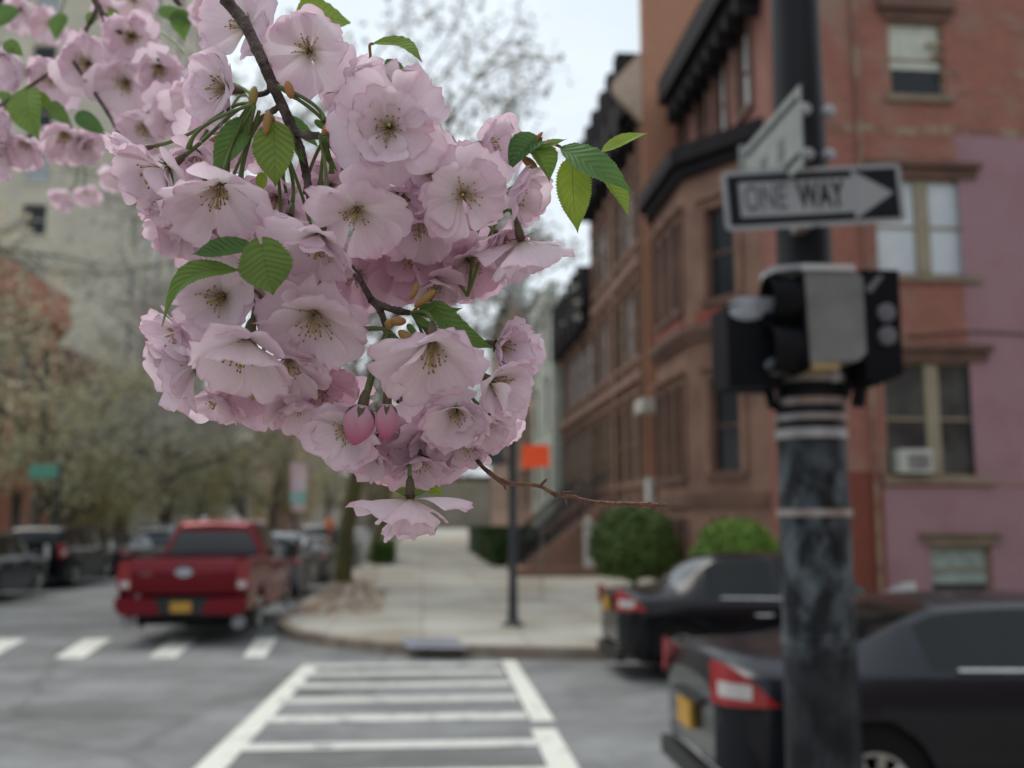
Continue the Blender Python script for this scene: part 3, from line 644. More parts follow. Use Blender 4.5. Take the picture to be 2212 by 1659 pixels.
def suv(label, loc, rz, col, roof=1.7, belt=1.05, **k):
    L, W = 4.6, 1.86; h = W / 2
    ks = [(0, h * .80, .42, belt, belt + .12, h * .70), (.06, h * .9, .3, belt + .02, belt + .3, h * .72), (.34, h * .97, .25, belt + .03, roof - .08, h * .74), (.8, h, .24, belt + .02, roof, h * .76), (2.4, h, .24, belt, roof, h * .76), (2.9, h, .24, belt - .01, roof - .05, h * .74), (3.55, h, .24, belt - .02, belt + .06, h * .78), (4.3, h * .95, .26, belt - .1, belt - .06, h * .78), (L, h * .78, .38, belt - .35, belt - .33, h * .64)]
    return car(label, loc, rz, col, L, W, ks, (.85, 3.65), .35, .80, .88, (.03, .36, .42, 3.4, 2.92, 3.53), pillar=((1.05, 1.13), (2.05, 2.13)), lightz=(.85, 1.25), plate_z=.8, **k)
navy = (.012, .014, .020); blackc = (.006, .006, .008); dgrey = (.03, .034, .038)
sedan('near dark blue sedan just behind the signal pole, cropped by the right edge', (1.74, 6.72, 0), 0, navy, roof=1.36, belt=.96, boot=.86, W=1.84, lightz=(.78, 1.03), plate_z=.62)
sedan('farther black sedan parked against the far kerb in front of the round bushes', (2.30, 12.72, 0), 0, blackc, roof=1.44, belt=.93, boot=.72, lightz=(.80, 1.04), plate_z=.84)
lg = 'cars parked along the left kerb of the avenue'; H = R(90)
suv('dark green hatchback at the left edge of the photo, nearest on that kerb', (-10.5, 23.2, 0), H, (.012, .02, .02), roof=1.55, belt=.98, group=lg)
suv('black sport utility vehicle second in the left kerb row', (-10.55, 28.9, 0), H, blackc, roof=1.72, group=lg)
sedan('dark grey sedan third in the left kerb row', (-10.5, 35.0, 0), H, dgrey, group=lg)
suv('silver blue wagon parked far along the left kerb just left of the pickup', (-10.5, 41.2, 0), H, (.16, .2, .24), roof=1.65, group=lg)
sedan('small dark car at the far end of the left kerb row', (-10.5, 47.5, 0), H, blackc, group=lg)
suv('very dark van far off in the left kerb row beyond the small dark car', (-10.5, 53.8, 0), H, (.05, .05, .06), roof=1.9, group=lg)
rg = 'cars parked along the right kerb of the avenue'
suv('pale blue grey car parked right in front of the red pickup by the sign post', (-3.75, 24.6, 0), H, (.11, .13, .15), roof=1.55, group=rg)
sedan('grey car parked third along the right kerb with an orange cone above it', (-3.7, 31.0, 0), H, (.10, .10, .11), group=rg)
suv('dark car parked behind the slim tree trunk on the right kerb', (-3.75, 37.5, 0), H, (.05, .06, .07), roof=1.7, group=rg)
sedan('silver car parked farthest along the right kerb', (-3.7, 44, 0), H, (.25, .27, .28), group=rg)
# ---- red pickup
tr = empty('pickup_truck', (-3.58, 15.95, 0), 'dark red pickup truck seen from behind, parked at the kerb by the crossing', 'pickup truck', None, H)
redp = paintm('paint_red', (.17, .006, .014), .28, .4)
Lh = 1.03
def loftbody(rows, xs, mb, cap=True):
    m = len(rows[0])
    for s in (-1, 1):
        for i in range(len(xs) - 1):
            for j in range(m - 1):
                q = [(xs[i], rows[i][j][0] * s, rows[i][j][1]), (xs[i + 1], rows[i + 1][j][0] * s, rows[i + 1][j][1]), (xs[i + 1], rows[i + 1][j + 1][0] * s, rows[i + 1][j + 1][1]), (xs[i], rows[i][j + 1][0] * s, rows[i][j + 1][1])]
                mb.add(q if s > 0 else q[::-1], [(0, 1, 2, 3)])
def arched(x, cx, r, z):
    a = z
    for c in cx:
        if abs(x - c) < r: a = max(a, math.sqrt(r * r - (x - c) ** 2) + .40)
    return a
wxs = (1.35, 5.05)
b = MB(); xs = [.04 + i * .06 for i in range(37)]; rows = []
for x in xs:
    bo = arched(x, wxs, .50, .52); rows.append([(.985, bo), (1.0, max(bo, .72)), (1.03, 1.0), (1.02, 1.22), (.985, 1.33), (.90, 1.34), (.89, 1.0)])
loftbody(rows, xs, b); b.box(.05, 2.2, -.885, .885, .78, .86); b.build('bed', redp, tr, world=False, smooth=True, angle=35)
t = MB()
prof = [(.0, .80), (-.012, .84), (-.012, 1.10), (-.035, 1.14), (-.02, 1.27), (.0, 1.335), (.05, 1.345), (.07, 1.3), (.07, .80)]
t.prism(prof, 'y', -.80, .80); tg = t.build('tailgate', redp, tr, world=False, smooth=True, angle=25)
for v in tg.data.vertices: pass
q = MB(); q.lathe((-.012, 0, 1.14), [(.001, -.018), (.1, -.018), (.1, 0), (.001, 0)], Vector((1, 0, 0)), 24)
ba = q.build('badge', M('badge_silver', (.45, .47, .52), .3, metal=.5), tg, world=False); ba.scale = (1, 1.35, .72); ba.location = (-.018, 0, 1.14 * .28)
q = MB(); q.box(-.022, -.012, .5, .68, 1.10, 1.145); q.build('emblem_strip', M('badge_grey', (.3, .26, .27), .4), tg, world=False)
q = MB(); q.box(-.03, .0, -.13, .13, 1.2, 1.245); q.build('handle', blk, tg, world=False)
for s in (-1, 1):
    q = MB(); q.prism([(s * .815, .86), (s * 1.0, .86), (s * 1.03, 1.0), (s * 1.02, 1.22), (s * .985, 1.325), (s * .815, 1.325)], 'x', -.02, .09)
    li = q.build('tail_light', M('red_lamp_dark', (.30, .012, .014), .25, coat=.5), tr, world=False); q = MB(); q.box(-.028, -.0205, min(s * .84, s * .97), max(s * .84, s * .97), .90, 1.0); q.build('reversing_lamp', whl, li, world=False)
    q = MB(); q.prism([(s * .30, .50), (s * .42, .74), (s * 1.0, .76), (s * 1.02, .64), (s * .96, .52), (s * .9, .48)], 'x', -.17, .04); q.build('bumper_end', redp, tr, world=False)
    q = MB(); q.lathe((-.02, s * .86, .36), [(.001, 0), (.10, 0), (.10, .16), (.001, .16)], Vector((1, 0, 0)), 14); q.build('mud_flap', M('flap_grey', (.30, .31, .33), .5), tr, world=False)
q = MB(); q.box(-.15, .05, -.42, .42, .50, .74); q.box(.0, .3, -.9, .9, .45, .7); q.build('bumper_centre', blk, tr, world=False)
q = MB(); q.box(-.165, -.152, -.16, .16, .53, .69); q.build('number_plate', plate, tr, world=False)
q = MB(); q.box(.3, 5.3, -.78, .78, .3, .75); q.box(.25, .6, -.5, .0, .26, .45); q.build('underbody', inner, tr, world=False)
# cab and nose
ks = [(2.24, .98, 1.25, 1.86, .60), (2.30, 1.0, 1.26, 1.90, .68), (2.6, 1.0, 1.26, 1.95, .72), (3.6, 1.0, 1.26, 1.95, .73), (3.95, 1.0, 1.25, 1.90, .72), (4.55, 1.0, 1.22, 1.30, .80), (5.2, .99, 1.18, 1.26, .84), (5.75, .95, 1.1, 1.16, .82), (5.85, .9, .95, 1.0, .78)]
xs = [2.24 + i * .0602 for i in range(61)]; B_, SW, RWm, WS = MB(), {}, MB(), MB(); rows = []
for x in xs:
    hw, be, ro, rw = lerpk(ks, x); bo = arched(x, wxs, .50, .45)
    rows.append([(hw * .985, bo), (hw * 1.01, max(bo, .72)), (hw * 1.02, 1.0), (hw, be - .03), (hw * .95, be), (rw, ro - .05), (rw * .9, ro), (0, ro + .03)])
for s in (-1, 1):
    for i in range(len(xs) - 1):
        for j in range(7):
            q = [(xs[i], rows[i][j][0] * s, rows[i][j][1]), (xs[i + 1], rows[i + 1][j][0] * s, rows[i + 1][j][1]), (xs[i + 1], rows[i + 1][j + 1][0] * s, rows[i + 1][j + 1][1]), (xs[i], rows[i][j + 1][0] * s, rows[i][j + 1][1])]
            xm = (xs[i] + xs[i + 1]) / 2; tg_ = B_
            if j == 4 and (2.42 < xm < 3.1 or 3.2 < xm < 4.2): tg_ = SW.setdefault((s, xm > 3.15), MB())
            if j >= 5 and 3.97 < xm < 4.5: tg_ = WS
            tg_.add(q if s > 0 else q[::-1], [(0, 1, 2, 3)])
B_.add([(2.24, y, z) for y, z in ((-.96, .6), (.96, .6), (.93, 1.25), (.6, 1.81), (.54, 1.86), (-.54, 1.86), (-.6, 1.81), (-.93, 1.25))], [tuple(range(8))])
B_.add([(5.853, y, z) for y, z in ((-.88, .5), (.88, .5), (.82, .95), (-.82, .95))], [tuple(range(4))])
cabm = B_.build('cab', redp, tr, world=False, smooth=True, angle=35)
for g_ in SW.values(): g_.build('side_window', cglass, tr, world=False)
WS.build('windscreen', cglass, tr, world=False)
q = MB(); q.prism([(-.84, 1.32), (.84, 1.32), (.60, 1.76), (-.60, 1.76)], 'x', 2.215, 2.238); q.build('rear_window', glass('cab_rear_glass', (.03, .035, .04), .12, 1.0), tr, world=False)
q = MB(); q.box(2.30, 2.36, -.14, .14, 1.905, 1.945); q.build('brake_lamp', redl, tr, world=False)
for y in (-.3, .3): q = MB(); q.ell((2.75, y, 1.975), (.09, .07, .045)); q.build('roof_lamp', whl, tr, world=False)
for s in (-1, 1):
    q = MB(); q.cbox((4.05, s * 1.17, 1.36), (.07, .13, .14)); q.tube([(4.05, s * .98, 1.25), (4.05, s * 1.1, 1.3)], .03, 6); q.build('mirror', blk, tr, world=False)
    for x in (2.75, 3.45): q = MB(); q.tube([(x, s * 1.01, 1.12), (x + .02, s * 1.05, 1.12), (x + .18, s * 1.05, 1.12), (x + .2, s * 1.01, 1.12)], .016, 5); q.build('door_handle', redp, tr, world=False)
for cx in wxs:
    for s in (-1, 1): wheel(tr, cx, s * .88, .40, s)
tr.scale = (.95, .95, .95)

# ================================================================ signal pole, signs, near street furniture
def poleM():
    m, n, l, p = base('pole_black_paint'); t = n.new('ShaderNodeTexCoord'); s = n.new('ShaderNodeSeparateXYZ'); l.new(t.outputs['Object'], s.inputs[0])
    a = n.new('ShaderNodeTexNoise'); a.inputs['Scale'].default_value = 7; a.inputs['Detail'].default_value = 8; a.inputs['Roughness'].default_value = .7
    mp_ = n.new('ShaderNodeMapping'); mp_.inputs['Scale'].default_value = (1, 1, .55); l.new(t.outputs['Object'], mp_.inputs[0]); l.new(mp_.outputs[0], a.inputs[0])
    r = n.new('ShaderNodeValToRGB'); r.color_ramp.elements[0].position = .46; r.color_ramp.elements[0].color = (.010, .011, .014, 1)
    r.color_ramp.elements[1].position = .60; r.color_ramp.elements[1].color = (.10, .118, .135, 1); l.new(a.outputs[0], r.inputs[0])
    # worn, glue-stained band between 1.1 m and 1.95 m up, where posters have been torn off
    w1 = n.new('ShaderNodeMapRange'); w1.inputs[1].default_value = 1.02; w1.inputs[2].default_value = 1.12; w1.inputs[3].default_value = .22; l.new(s.outputs[2], w1.inputs[0])
    w2 = n.new('ShaderNodeMapRange'); w2.inputs[1].default_value = 2.2; w2.inputs[2].default_value = 1.85; l.new(s.outputs[2], w2.inputs[0])
    mm = n.new('ShaderNodeMath'); mm.operation = 'MULTIPLY'; l.new(w1.outputs[0], mm.inputs[0]); l.new(w2.outputs[0], mm.inputs[1])
    x = n.new('ShaderNodeMix'); x.data_type = 'RGBA'; l.new(mm.outputs[0], x.inputs[0]); x.inputs[6].default_value = (.011, .012, .015, 1); l.new(r.outputs[0], x.inputs[7])
    l.new(x.outputs[2], p.inputs['Base Color']); p.inputs['Roughness'].default_value = .45; p.inputs['Specular IOR Level'].default_value = .18
    b = n.new('ShaderNodeBump'); b.inputs['Strength'].default_value = .5; b.inputs['Distance'].default_value = .004; l.new(a.outputs[0], b.inputs['Height']); l.new(b.outputs[0], p.inputs['Normal'])
    return m
pm_ = poleM(); PC = onY(1751, 900, 5.0); PX, PY = PC.x, 5.0
pole = empty('signal_pole', (PX, PY, .15), 'thick black painted steel signal pole with peeling pale patches on the near kerb', 'signal pole')
def zat(py): return onY(1751, py, PY).z
q = MB(); q.tube([(PX, PY, z) for z in (.15, .5, 1.0, 1.6, 2.2, 2.66, 2.7, 3.3, 4.2, 6.5)], [.19, .182, .178, .174, .170, .168, .142, .138, .128, .12], 36)
q.build('shaft', pm_, pole, smooth=True, angle=50)
q = MB(); q.lathe((PX, PY, .15), [(.34, 0), (.34, .05), (.27, .09), (.23, .35), (.19, .42)], n=24); q.build('base_casting', pm_, pole, smooth=True, angle=30)
stl = M('steel_strap', (.34, .34, .36), .45, (.24, .16, .12), 9, metal=.3)
for py, h in ((822, .022), (872, .018), (905, .014), (940, .024), (1108, .018), (1385, .02)):
    z = zat(py) ; q = MB(); rr = .172 if z > 2.2 else .178
    q.lathe((PX, PY, z), [(rr, -h), (rr + .007, -h), (rr + .007, h), (rr, h)], n=36)
    q.build('strap', stl if py < 1200 else pm_, pole, smooth=True, angle=40)
for px, py in ((1735, 240), (1787, 243), (1742, 337), (1787, 338), (1800, 812)):
    c = onY(px, py, PY - .15); q = MB(); q.lathe(c, [(.034, 0), (.034, -.03), (.022, -.045)], Vector((0, 1, 0)), 10); q.build('clamp_bolt', M('galvanised_bolt', (.38, .38, .41), .4, metal=.4), pole)
# one way sign
B0 = onY(1757.5, 425, 4.62); tl = R(3.6); SW_, SH_ = .915, .306
sx = Vector((math.cos(tl) * math.cos(R(3)), -math.sin(R(3)), math.sin(tl))).normalized(); sz = Vector((-math.sin(tl), 0, math.cos(tl))); sn = sx.cross(sz) * 1
if sn.y > 0: sn = -sn
def SP(u, v, d=0): return B0 + sx * (u * .967) + sz * (v * .967) + sn * d
sign = empty('one_way_sign', B0, 'black one way sign with a white arrow bolted to the signal pole', 'road sign')
def rrect(w_, h_, r, n=6):
    o = []
    for cx, cy, a0 in ((w_ / 2 - r, h_ / 2 - r, 0), (-w_ / 2 + r, h_ / 2 - r, 90), (-w_ / 2 + r, -h_ / 2 + r, 180), (w_ / 2 - r, -h_ / 2 + r, 270)):
        for k in range(n + 1): a = R(a0 + 90 * k / n); o.append((cx + r * math.cos(a), cy + r * math.sin(a)))
    return o
def flat(poly, d0, d1, mb=None):
    mb = mb or MB(); n = len(poly); mb.add([SP(x, y, d1) for x, y in poly] + [SP(x, y, d0) for x, y in poly], [tuple(range(n)), tuple(range(2 * n - 1, n - 1, -1))] + [(i, i + n, (i + 1) % n + n, (i + 1) % n) for i in range(n)]); return mb
swh = M('sign_white', (.29, .30, .31), .5, (.25, .26, .275), 6); sbk = M('sign_black', (.005, .007, .012), .5, spec=.2)
flat(rrect(SW_, SH_, .03), -.003, 0).build('plate', swh, sign)
flat(rrect(SW_ - .055, SH_ - .05, .008), .0005, .002).build('black_field', sbk, sign)
arrow = [(-.375, -.09), (.20, -.09), (.20, -.128), (.405, 0), (.20, .128), (.20, .09), (-.375, .09)]
flat(arrow, .003, .0045).build('arrow', swh, sign)
def text(body, u, v, size, d, mat, parent, name='lettering', bold=.006, sxx=1.0, P=None):
    c = bpy.data.curves.new('tmp', 'FONT'); c.body = body; c.size = size; c.align_x = 'CENTER'; c.align_y = 'CENTER'; c.offset = bold
    o = bpy.data.objects.new('tmp', c); sc.collection.objects.link(o); dg = bpy.context.evaluated_depsgraph_get(); dg.update()
    me = bpy.data.meshes.new_from_object(o.evaluated_get(dg)); bpy.data.objects.remove(o)
    off = parent.location if parent.type == 'EMPTY' else parent.location
    for vv in me.vertices: vv.co = (P or SP)(u + vv.co.x * sxx, v + vv.co.y, d) - off
    me.materials.clear(); me.materials.append(mat); k = bpy.data.objects.new(name, me); sc.collection.objects.link(k); k.parent = parent; return k
text('ONE', -.245, 0, .185, .0055, M('sign_faded_ink', (.075, .08, .09), .5), sign, bold=.003, sxx=.56); text('WAY', .035, 0, .185, .0055, sbk, sign, bold=.006, sxx=.54)
for u, v in ((0, .138), (0, -.138)):
    q = MB(); q.lathe(SP(u, v, -.01), [(.012, 0), (.012, .02)], sn, 10); q.build('bolt', stl, sign)
q = MB(); q.cbox(B0 + Vector((0, .12, 0)), (.03, .115, .12)); q.build('bracket', stl, sign)
# street name sign running away along the avenue
X_ = 1.745; a = onX(1729, 182, X_); b = onX(1729, 350, X_); Y_s = a.y; fs = onX(1607, 330, X_); zt_, zb_ = a.z, b.z - .03
sg_ = empty('street_sign', (X_, Y_s, zb_), 'weathered white street sign turned edge on, clamped high on the signal pole', 'street sign')
q = MB(); q.box(X_ - .004, X_ + .004, Y_s, fs.y, zb_, zt_); q.build('plate', M('old_sign_white', (.27, .29, .28), .6, (.20, .22, .205), 8), sg_)
for z0, z1 in ((zt_ - .07, zt_ - .04), (zb_ + .05, zb_ + .08)):
    q = MB(); q.box(X_ - .0065, X_ - .0045, Y_s + .03, fs.y - .04, z0, z1); q.build('border_line', sbk, sg_)
q = MB(); q.box(X_ - .02, X_ + .02, fs.y, fs.y + .03, zb_ - .02, zt_ + .03); q.build('end_frame', M('sign_grey_frame', (.22, .23, .24), .5), sg_)
for k_, zz_ in ((0, .55), (1, .3)):
    q = MB(); y0 = Y_s + (.22 + .26 * k_); q.box(X_ - .0065, X_ - .0045, y0, y0 + .10, zb_ + .12, zb_ + .23); q.build('worn_letter', M('worn_ink', (.12, .13, .13), .6), sg_)
q = MB(); q.box(X_ + .005, PX, 5.0, 5.05, zt_ - .16, zt_ - .12); q.box(X_ + .005, PX, 5.0, 5.05, zb_ + .05, zb_ + .09); q.build('bracket', stl, sg_)
# pedestrian and traffic signal heads
def head(name, label, px0, px1, py0, py1, Y, depth, parts):
    a, b = onY(px0, py1, Y), onY(px1, py0, Y); r = empty(name, (a.x, Y, a.z), label, 'signal head'); return r, a, b
sbx = M('signal_black', (.004, .0045, .007), .55, (.008, .008, .011), 5, spec=.12); sgy = M('signal_grey', (.19, .185, .19), .55, (.125, .12, .12), 5)
wst = M('pale_scuffs', (.42, .43, .48), .6, (.22, .23, .25), 12)
r, a, b = head('pedestrian_signal', 'black pedestrian signal box left of the signal pole, scuffed pale on top', 1558, 1668, 672, 842, 4.95, .3, None)
q = MB(); q.box(a.x, b.x, 4.82, 5.1, a.z, b.z); q.build('housing', sbx, r)
q = MB(); q.prism([(a.x + .01, b.z + .001), (b.x + .03, b.z + .001), (b.x + .03, b.z + .035), (a.x + .06, b.z + .04)], 'y', 4.80, 5.12); q.ell((a.x + .1, 4.815, b.z - .035), (.09, .012, .045), nu=14); q.ell((a.x + .17, 4.812, b.z - .01), (.11, .012, .03), nu=14); q.build('scuffed_hood', wst, r)
q = MB(); q.ell((b.x - .04, 4.815, a.z + .10), (.055, .012, .045)); q.build('scuff', M('scuff_grey', (.20, .21, .24), .6, (.08, .08, .09), 14), r)
q = MB(); q.tube([(b.x - .03, 4.97, a.z + .02), (b.x - .01, 4.97, a.z - .07), (PX - .12, 5, a.z - .09)], .028, 8); q.build('bracket', sbx, r); q = MB(); q.tube([(b.x - .05, 4.97, b.z + .02), (b.x + .0, 4.97, b.z + .09), (PX - .1, 5, b.z + .08)], .025, 8); q.build('bracket', sbx, r)
r, a, b = head('traffic_signal', 'grey backed signal head with deep black hood mounted on the pole front', 1746, 1856, 592, 785, 4.66, .3, None)
q = MB(); q.prism([(a.x - .002, a.z), (b.x - .04, a.z + .01), (b.x, a.z + .05), (b.x, b.z - .03), (b.x - .03, b.z), (a.x - .015, b.z)], 'y', 4.62, 4.9); q.build('housing', sgy, r)
q = MB(); q.box(a.x - .02, b.x - .045, 4.60, 4.9, b.z + .002, b.z + .03); q.build('cap', M('cap_pale', (.50, .5, .5), .5), r)
q = MB(); q.box(a.x + .0, a.x + .13, 4.60, 4.8, a.z - .035, a.z - .003); q.build('lip', M('tan_lip', (.32, .22, .11), .6), r)
v0 = onY(1676, 800, 4.64); v1 = onY(1742, 585, 4.64)
q = MB(); n_ = 18; hh = (v1.z - v0.z) / 4; wv = v1.x - v0.x
for cz in (v0.z + hh, v0.z + 3 * hh):
    vs = []; 
    for k in range(n_ + 1):
        an = math.pi * 2 * k / n_
        for dx, rr in ((0, 1.0), (wv, .92), (wv, .86), (0, .95)): vs.append((v0.x + dx, 4.74 + math.cos(an) * .12 * rr, cz + math.sin(an) * hh * .98 * rr))
    q.add(vs, [(k * 4 + c, (k + 1) * 4 + c, (k + 1) * 4 + (c + 1) % 4, k * 4 + (c + 1) % 4) for k in range(n_) for c in range(4)])
q.box(v1.x - .02, v1.x - .002, 4.63, 4.86, v0.z, v1.z); q.build('hood', sbx, r)
q = MB(); q.prism([(v0.x - .0, v1.z - .01), (v1.x + .0, v1.z + .02), (v1.x, v1.z + .035), (v0.x, v1.z + .02)], 'y', 4.64, 4.82); q.build('hood_rim', wst, r)
r, a, b = head('traffic_signal', 'black signal head with round lenses right of the pole, below the arrow', 1866, 1924, 592, 835, 4.8, .3, None)
q = MB(); q.prism([(a.x - .02, a.z + .03), (a.x + .05, a.z), (b.x, a.z + .05), (b.x + .003, b.z), (a.x - .02, b.z)], 'y', 4.72, 5.0); q.build('housing', sbx, r)
for zz in (.42, .62): q = MB(); q.lathe((a.x + .085, 4.72, a.z + (b.z - a.z) * (1 - zz) + .02), [(.045, 0), (.045, -.03), (.035, -.035)], Vector((0, 1, 0)), 14); q.build('lens', M('grey_lens', (.13, .13, .15), .4), r)
q = MB(); q.prism([(a.x - .01, b.z - .1), (a.x + .06, b.z - .03), (a.x + .09, b.z - .03), (a.x + .02, b.z - .12)], 'y', 4.712, 4.719); q.build('scuff', M('scuff_mid', (.14, .14, .16), .6), r)
q = MB(); q.tube([(a.x - .03, 4.9, a.z + .05), (a.x - .06, 4.93, a.z - .06), (PX + .1, 5, a.z - .05)], .03, 8); q.tube([(a.x + .02, 4.88, a.z + .02), (a.x - .0, 4.88, a.z - .09)], .035, 8); q.build('bracket', sbx, r); q = MB(); q.tube([(a.x - .02, 4.9, b.z), (a.x - .03, 4.9, b.z + .06)], .03, 8); q.build('bracket', sbx, r)
# slim dark post on the far corner
c = gnd(1108, 1352, .15); D1 = c.y
post = empty('signal_post', c, 'slim dark signal post with a small box high up, standing on the far corner pavement', 'signal post')
dk = M('dark_post_paint', (.035, .038, .048), .5, (.02, .02, .025), 3)
q = MB(); q.tube([(c.x, c.y, .15), (c.x, c.y, 1.0), (c.x, c.y, 3.9)], [.085, .07, .065], 16); q.build('shaft', dk, post, smooth=True, angle=40)
q = MB(); q.lathe((c.x, c.y, .15), [(.19, 0), (.19, .03), (.12, .06), (.09, .12), (.085, .2)], n=18); q.build('base_casting', dk, post, smooth=True, angle=40)
a, b = onY(1050, 1005, D1), onY(1088, 948, D1); q = MB(); q.box(a.x, b.x, D1 - .15, D1 + .12, a.z, b.z); q.box(b.x - .02, c.x, D1 - .02, D1 + .02, a.z + .05, a.z + .1); q.box(b.x - .02, c.x, D1 - .02, D1 + .02, b.z - .1, b.z - .05); q.build('signal_box', dk, post)
q = MB(); q.box(a.x - .03, b.x + .1, D1 - .2, D1 + .15, b.z + .003, b.z + .05); q.build('box_hood', M('grey_hood', (.28, .3, .33), .6), post)
a, b = onY(1127, 1012, 22), onY(1188, 961, 22); xc = (a.x + b.x) / 2
os_ = empty('work_sign', (xc, 22, .15), 'bright orange rectangular road work sign to the right of the slim dark post', 'road sign')
q = MB(); q.prism([(a.x, a.z + .02), (a.x + .03, a.z), (b.x - .02, a.z + .05), (b.x, a.z + .1), (b.x - .02, b.z), (a.x + .02, b.z)], 'y', 21.99, 22.0); q.build('panel', M('fluorescent_orange', (1.0, .10, .012), .6, (.9, .085, .01), 2), os_)
q = MB(); q.tube([(xc + .12, 22.03, .15), (xc + .12, 22.03, b.z)], .014, 8); q.build('post', M('thin_grey_post', (.22, .20, .18), .6), os_)
# parking sign at the left kerb
Yp = 21.5; a, b = onY(626, 1105, Yp), onY(664, 1000, Yp); xc = (a.x + b.x) / 2
ps = empty('parking_sign', (xc, Yp, .15), 'tall narrow parking sign with pink top and green lower plate beside the pickup', 'road sign')
zs = [a.z, a.z + .17, a.z + .42, b.z]
for z0, z1, mt, nm in ((zs[2], zs[3], M('faded_red_sign', (.50, .34, .35), .6, (.55, .45, .46), 3), 'upper_plate'), (zs[1], zs[2] - .01, M('faded_green_sign', (.28, .42, .38), .6, (.2, .4, .34), 3), 'middle_plate'), (zs[0], zs[1] - .01, M('faded_pink_sign', (.5, .36, .36), .6, (.42, .33, .33), 3), 'lower_plate')):
    q = MB(); q.box(a.x + (.04 if nm == 'lower_plate' else 0), b.x, Yp, Yp + .01, z0, z1); q.build(nm, mt, ps)
q = MB(); q.tube([(xc + .08, Yp + .04, .15), (xc + .08, Yp + .04, b.z + .1)], .025, 8); q.build('post', M('thin_grey_post', (.22, .20, .18), .6), ps)
a, b = onY(112, 1040, 30), onY(222, 1005, 30); a, b = onY(62, 1032, 30), onY(128, 1003, 30)
gs_ = empty('street_sign', (b.x, 30, .15), 'green street name sign on a pole above the cars at the left edge', 'street sign')
q = MB(); q.box(a.x, b.x, 30, 30.02, a.z, b.z); q.build('plate', M('green_sign', (.12, .36, .26), .6), gs_)
q = MB(); q.tube([(b.x + .03, 30.02, .15), (b.x + .03, 30.02, b.z + .1)], .05, 8); q.build('post', dk, gs_)
cn = MB(); c = onY(712, 1133, 33); cn.ell(c, (.17, .1, .2)); cn.tube([c, (c.x, c.y, .15)], .03, 8)
tag(cn.build('marker_post', M('orange_marker', (.75, .22, .10), .6)), 'small round orange marker on a stalk above the parked cars by the mossy trunk', 'marker')

# ================================================================ street trees
barkm = M('tree_bark', (.13, .11, .085), .9, (.07, .06, .045), 6, .6, 30, stretch=(1, 1, .3))
moss = M('mossy_bark', (.12, .115, .035), .9, (.07, .06, .03), 3, .6, 30, stretch=(1, 1, .3))
def gen_tree(seed, H, sp, nleaf, ls, trunk_r, levels=5, fork=.3, lean=0):
    rnd = random.Random(seed); tk, br, lf = MB(), MB(), MB(); tips = []
    def grow(p, d, L, r, lev, mb):
        n = 4; pts = [p]; q = p.copy(); dd = d.copy()
        for i in range(n):
            dd = (dd + Vector([rnd.gauss(0, .10) for _ in 'xyz']) + Vector((0, 0, .05 if lev < 3 else -.03))).normalized(); q = q + dd * (L / n); pts.append(q.copy())
        mb.tube(pts, [r * (1 - .45 * i / n) for i in range(n + 1)], max(4, 9 - lev * 1), cap=False)
        if lev >= 2: tips.extend([(x, L) for x in pts[1:]])
        if lev >= levels: return
        k = 3 if lev else 4
        for c in range(k + (rnd.random() < .4)):
            t = 1.0 if c == 0 else rnd.uniform(.45, 1.0); b = pts[0].lerp(pts[-1], t) if t < 1 else pts[-1]
            idx = min(n, int(t * n)); b = pts[idx]
            ax = Vector([rnd.gauss(0, 1) for _ in 'xyz']).normalized(); s = ax.cross(dd).normalized()
            an = R(rnd.uniform(18, 30) if c == 0 else rnd.uniform(32, 62)) * sp
            nd = (dd * math.cos(an) + s * math.sin(an)).normalized()
            if nd.z < -.2: nd.z *= .3
            grow(b, nd.normalized(), L * rnd.uniform(.62, .80), r * (.62 if c == 0 else .45), lev + 1, br)
    grow(Vector((0, 0, 0)), Vector((lean, 0, 1)).normalized(), H * fork, trunk_r, 0, tk)
    for i in range(nleaf):
        p, L = rnd.choice(tips); p = p + Vector([rnd.gauss(0, .28) for _ in 'xyz'])
        u = Vector([rnd.gauss(0, 1) for _ in 'xyz']).normalized(); v = u.orthogonal().normalized(); s = ls * rnd.uniform(.6, 1.4)
        lf.quad(p - u * s, p - v * s * .6, p + u * s, p + v * s * .6)
    return tk, br, lf
def budM(name, c1, r, c2, sc_):
    m = M(name, c1, r, c2, sc_); n = m.node_tree.nodes; l = m.node_tree.links; p = n['Principled BSDF']
    t = n.new('ShaderNodeBsdfTranslucent'); l.new(p.inputs['Base Color'].links[0].from_socket, t.inputs[0]); x = n.new('ShaderNodeMixShader'); x.inputs[0].default_value = .5
    l.new(p.outputs[0], x.inputs[1]); l.new(t.outputs[0], x.inputs[2]); l.new(x.outputs[0], n['Material Output'].inputs[0]); return m
lolive = budM('spring_leaves_olive', (.50, .48, .31), .7, (.34, .33, .2), .5); lbeige = budM('spring_buds_beige', (.58, .52, .38), .8, (.42, .37, .26), .5)
lyel = budM('spring_leaves_yellow', (.50, .45, .19), .7, (.36, .30, .13), .5); lpale = budM('pale_buds', (.42, .41, .37), .8, (.32, .31, .28), .6)
def mk(seed, H, sp, nleaf, ls, tr_, leafm, bark, **k):
    a, b, c = gen_tree(seed, H, sp, nleaf, ls, tr_, **k)
    r = empty('street_tree', (0, 0, 0), 'x', 'tree')
    a.build('trunk', bark, r, world=False, smooth=True); b.build('branches', bark, r, world=False, smooth=True); c.build('crown', leafm, r, world=False)
    return r
def place(r, x, y, rz, s, lab, first, group=None, nm=None):
    o = r if first else copy_tree(r); o.location = (x, y, .15); o.rotation_euler = (0, 0, rz); o.scale = (s, s, s); o['label'] = lab
    if group: o['group'] = group
    return o
T1 = mk(11, 22, .78, 15000, .09, .27, lpale, moss, fork=.27)
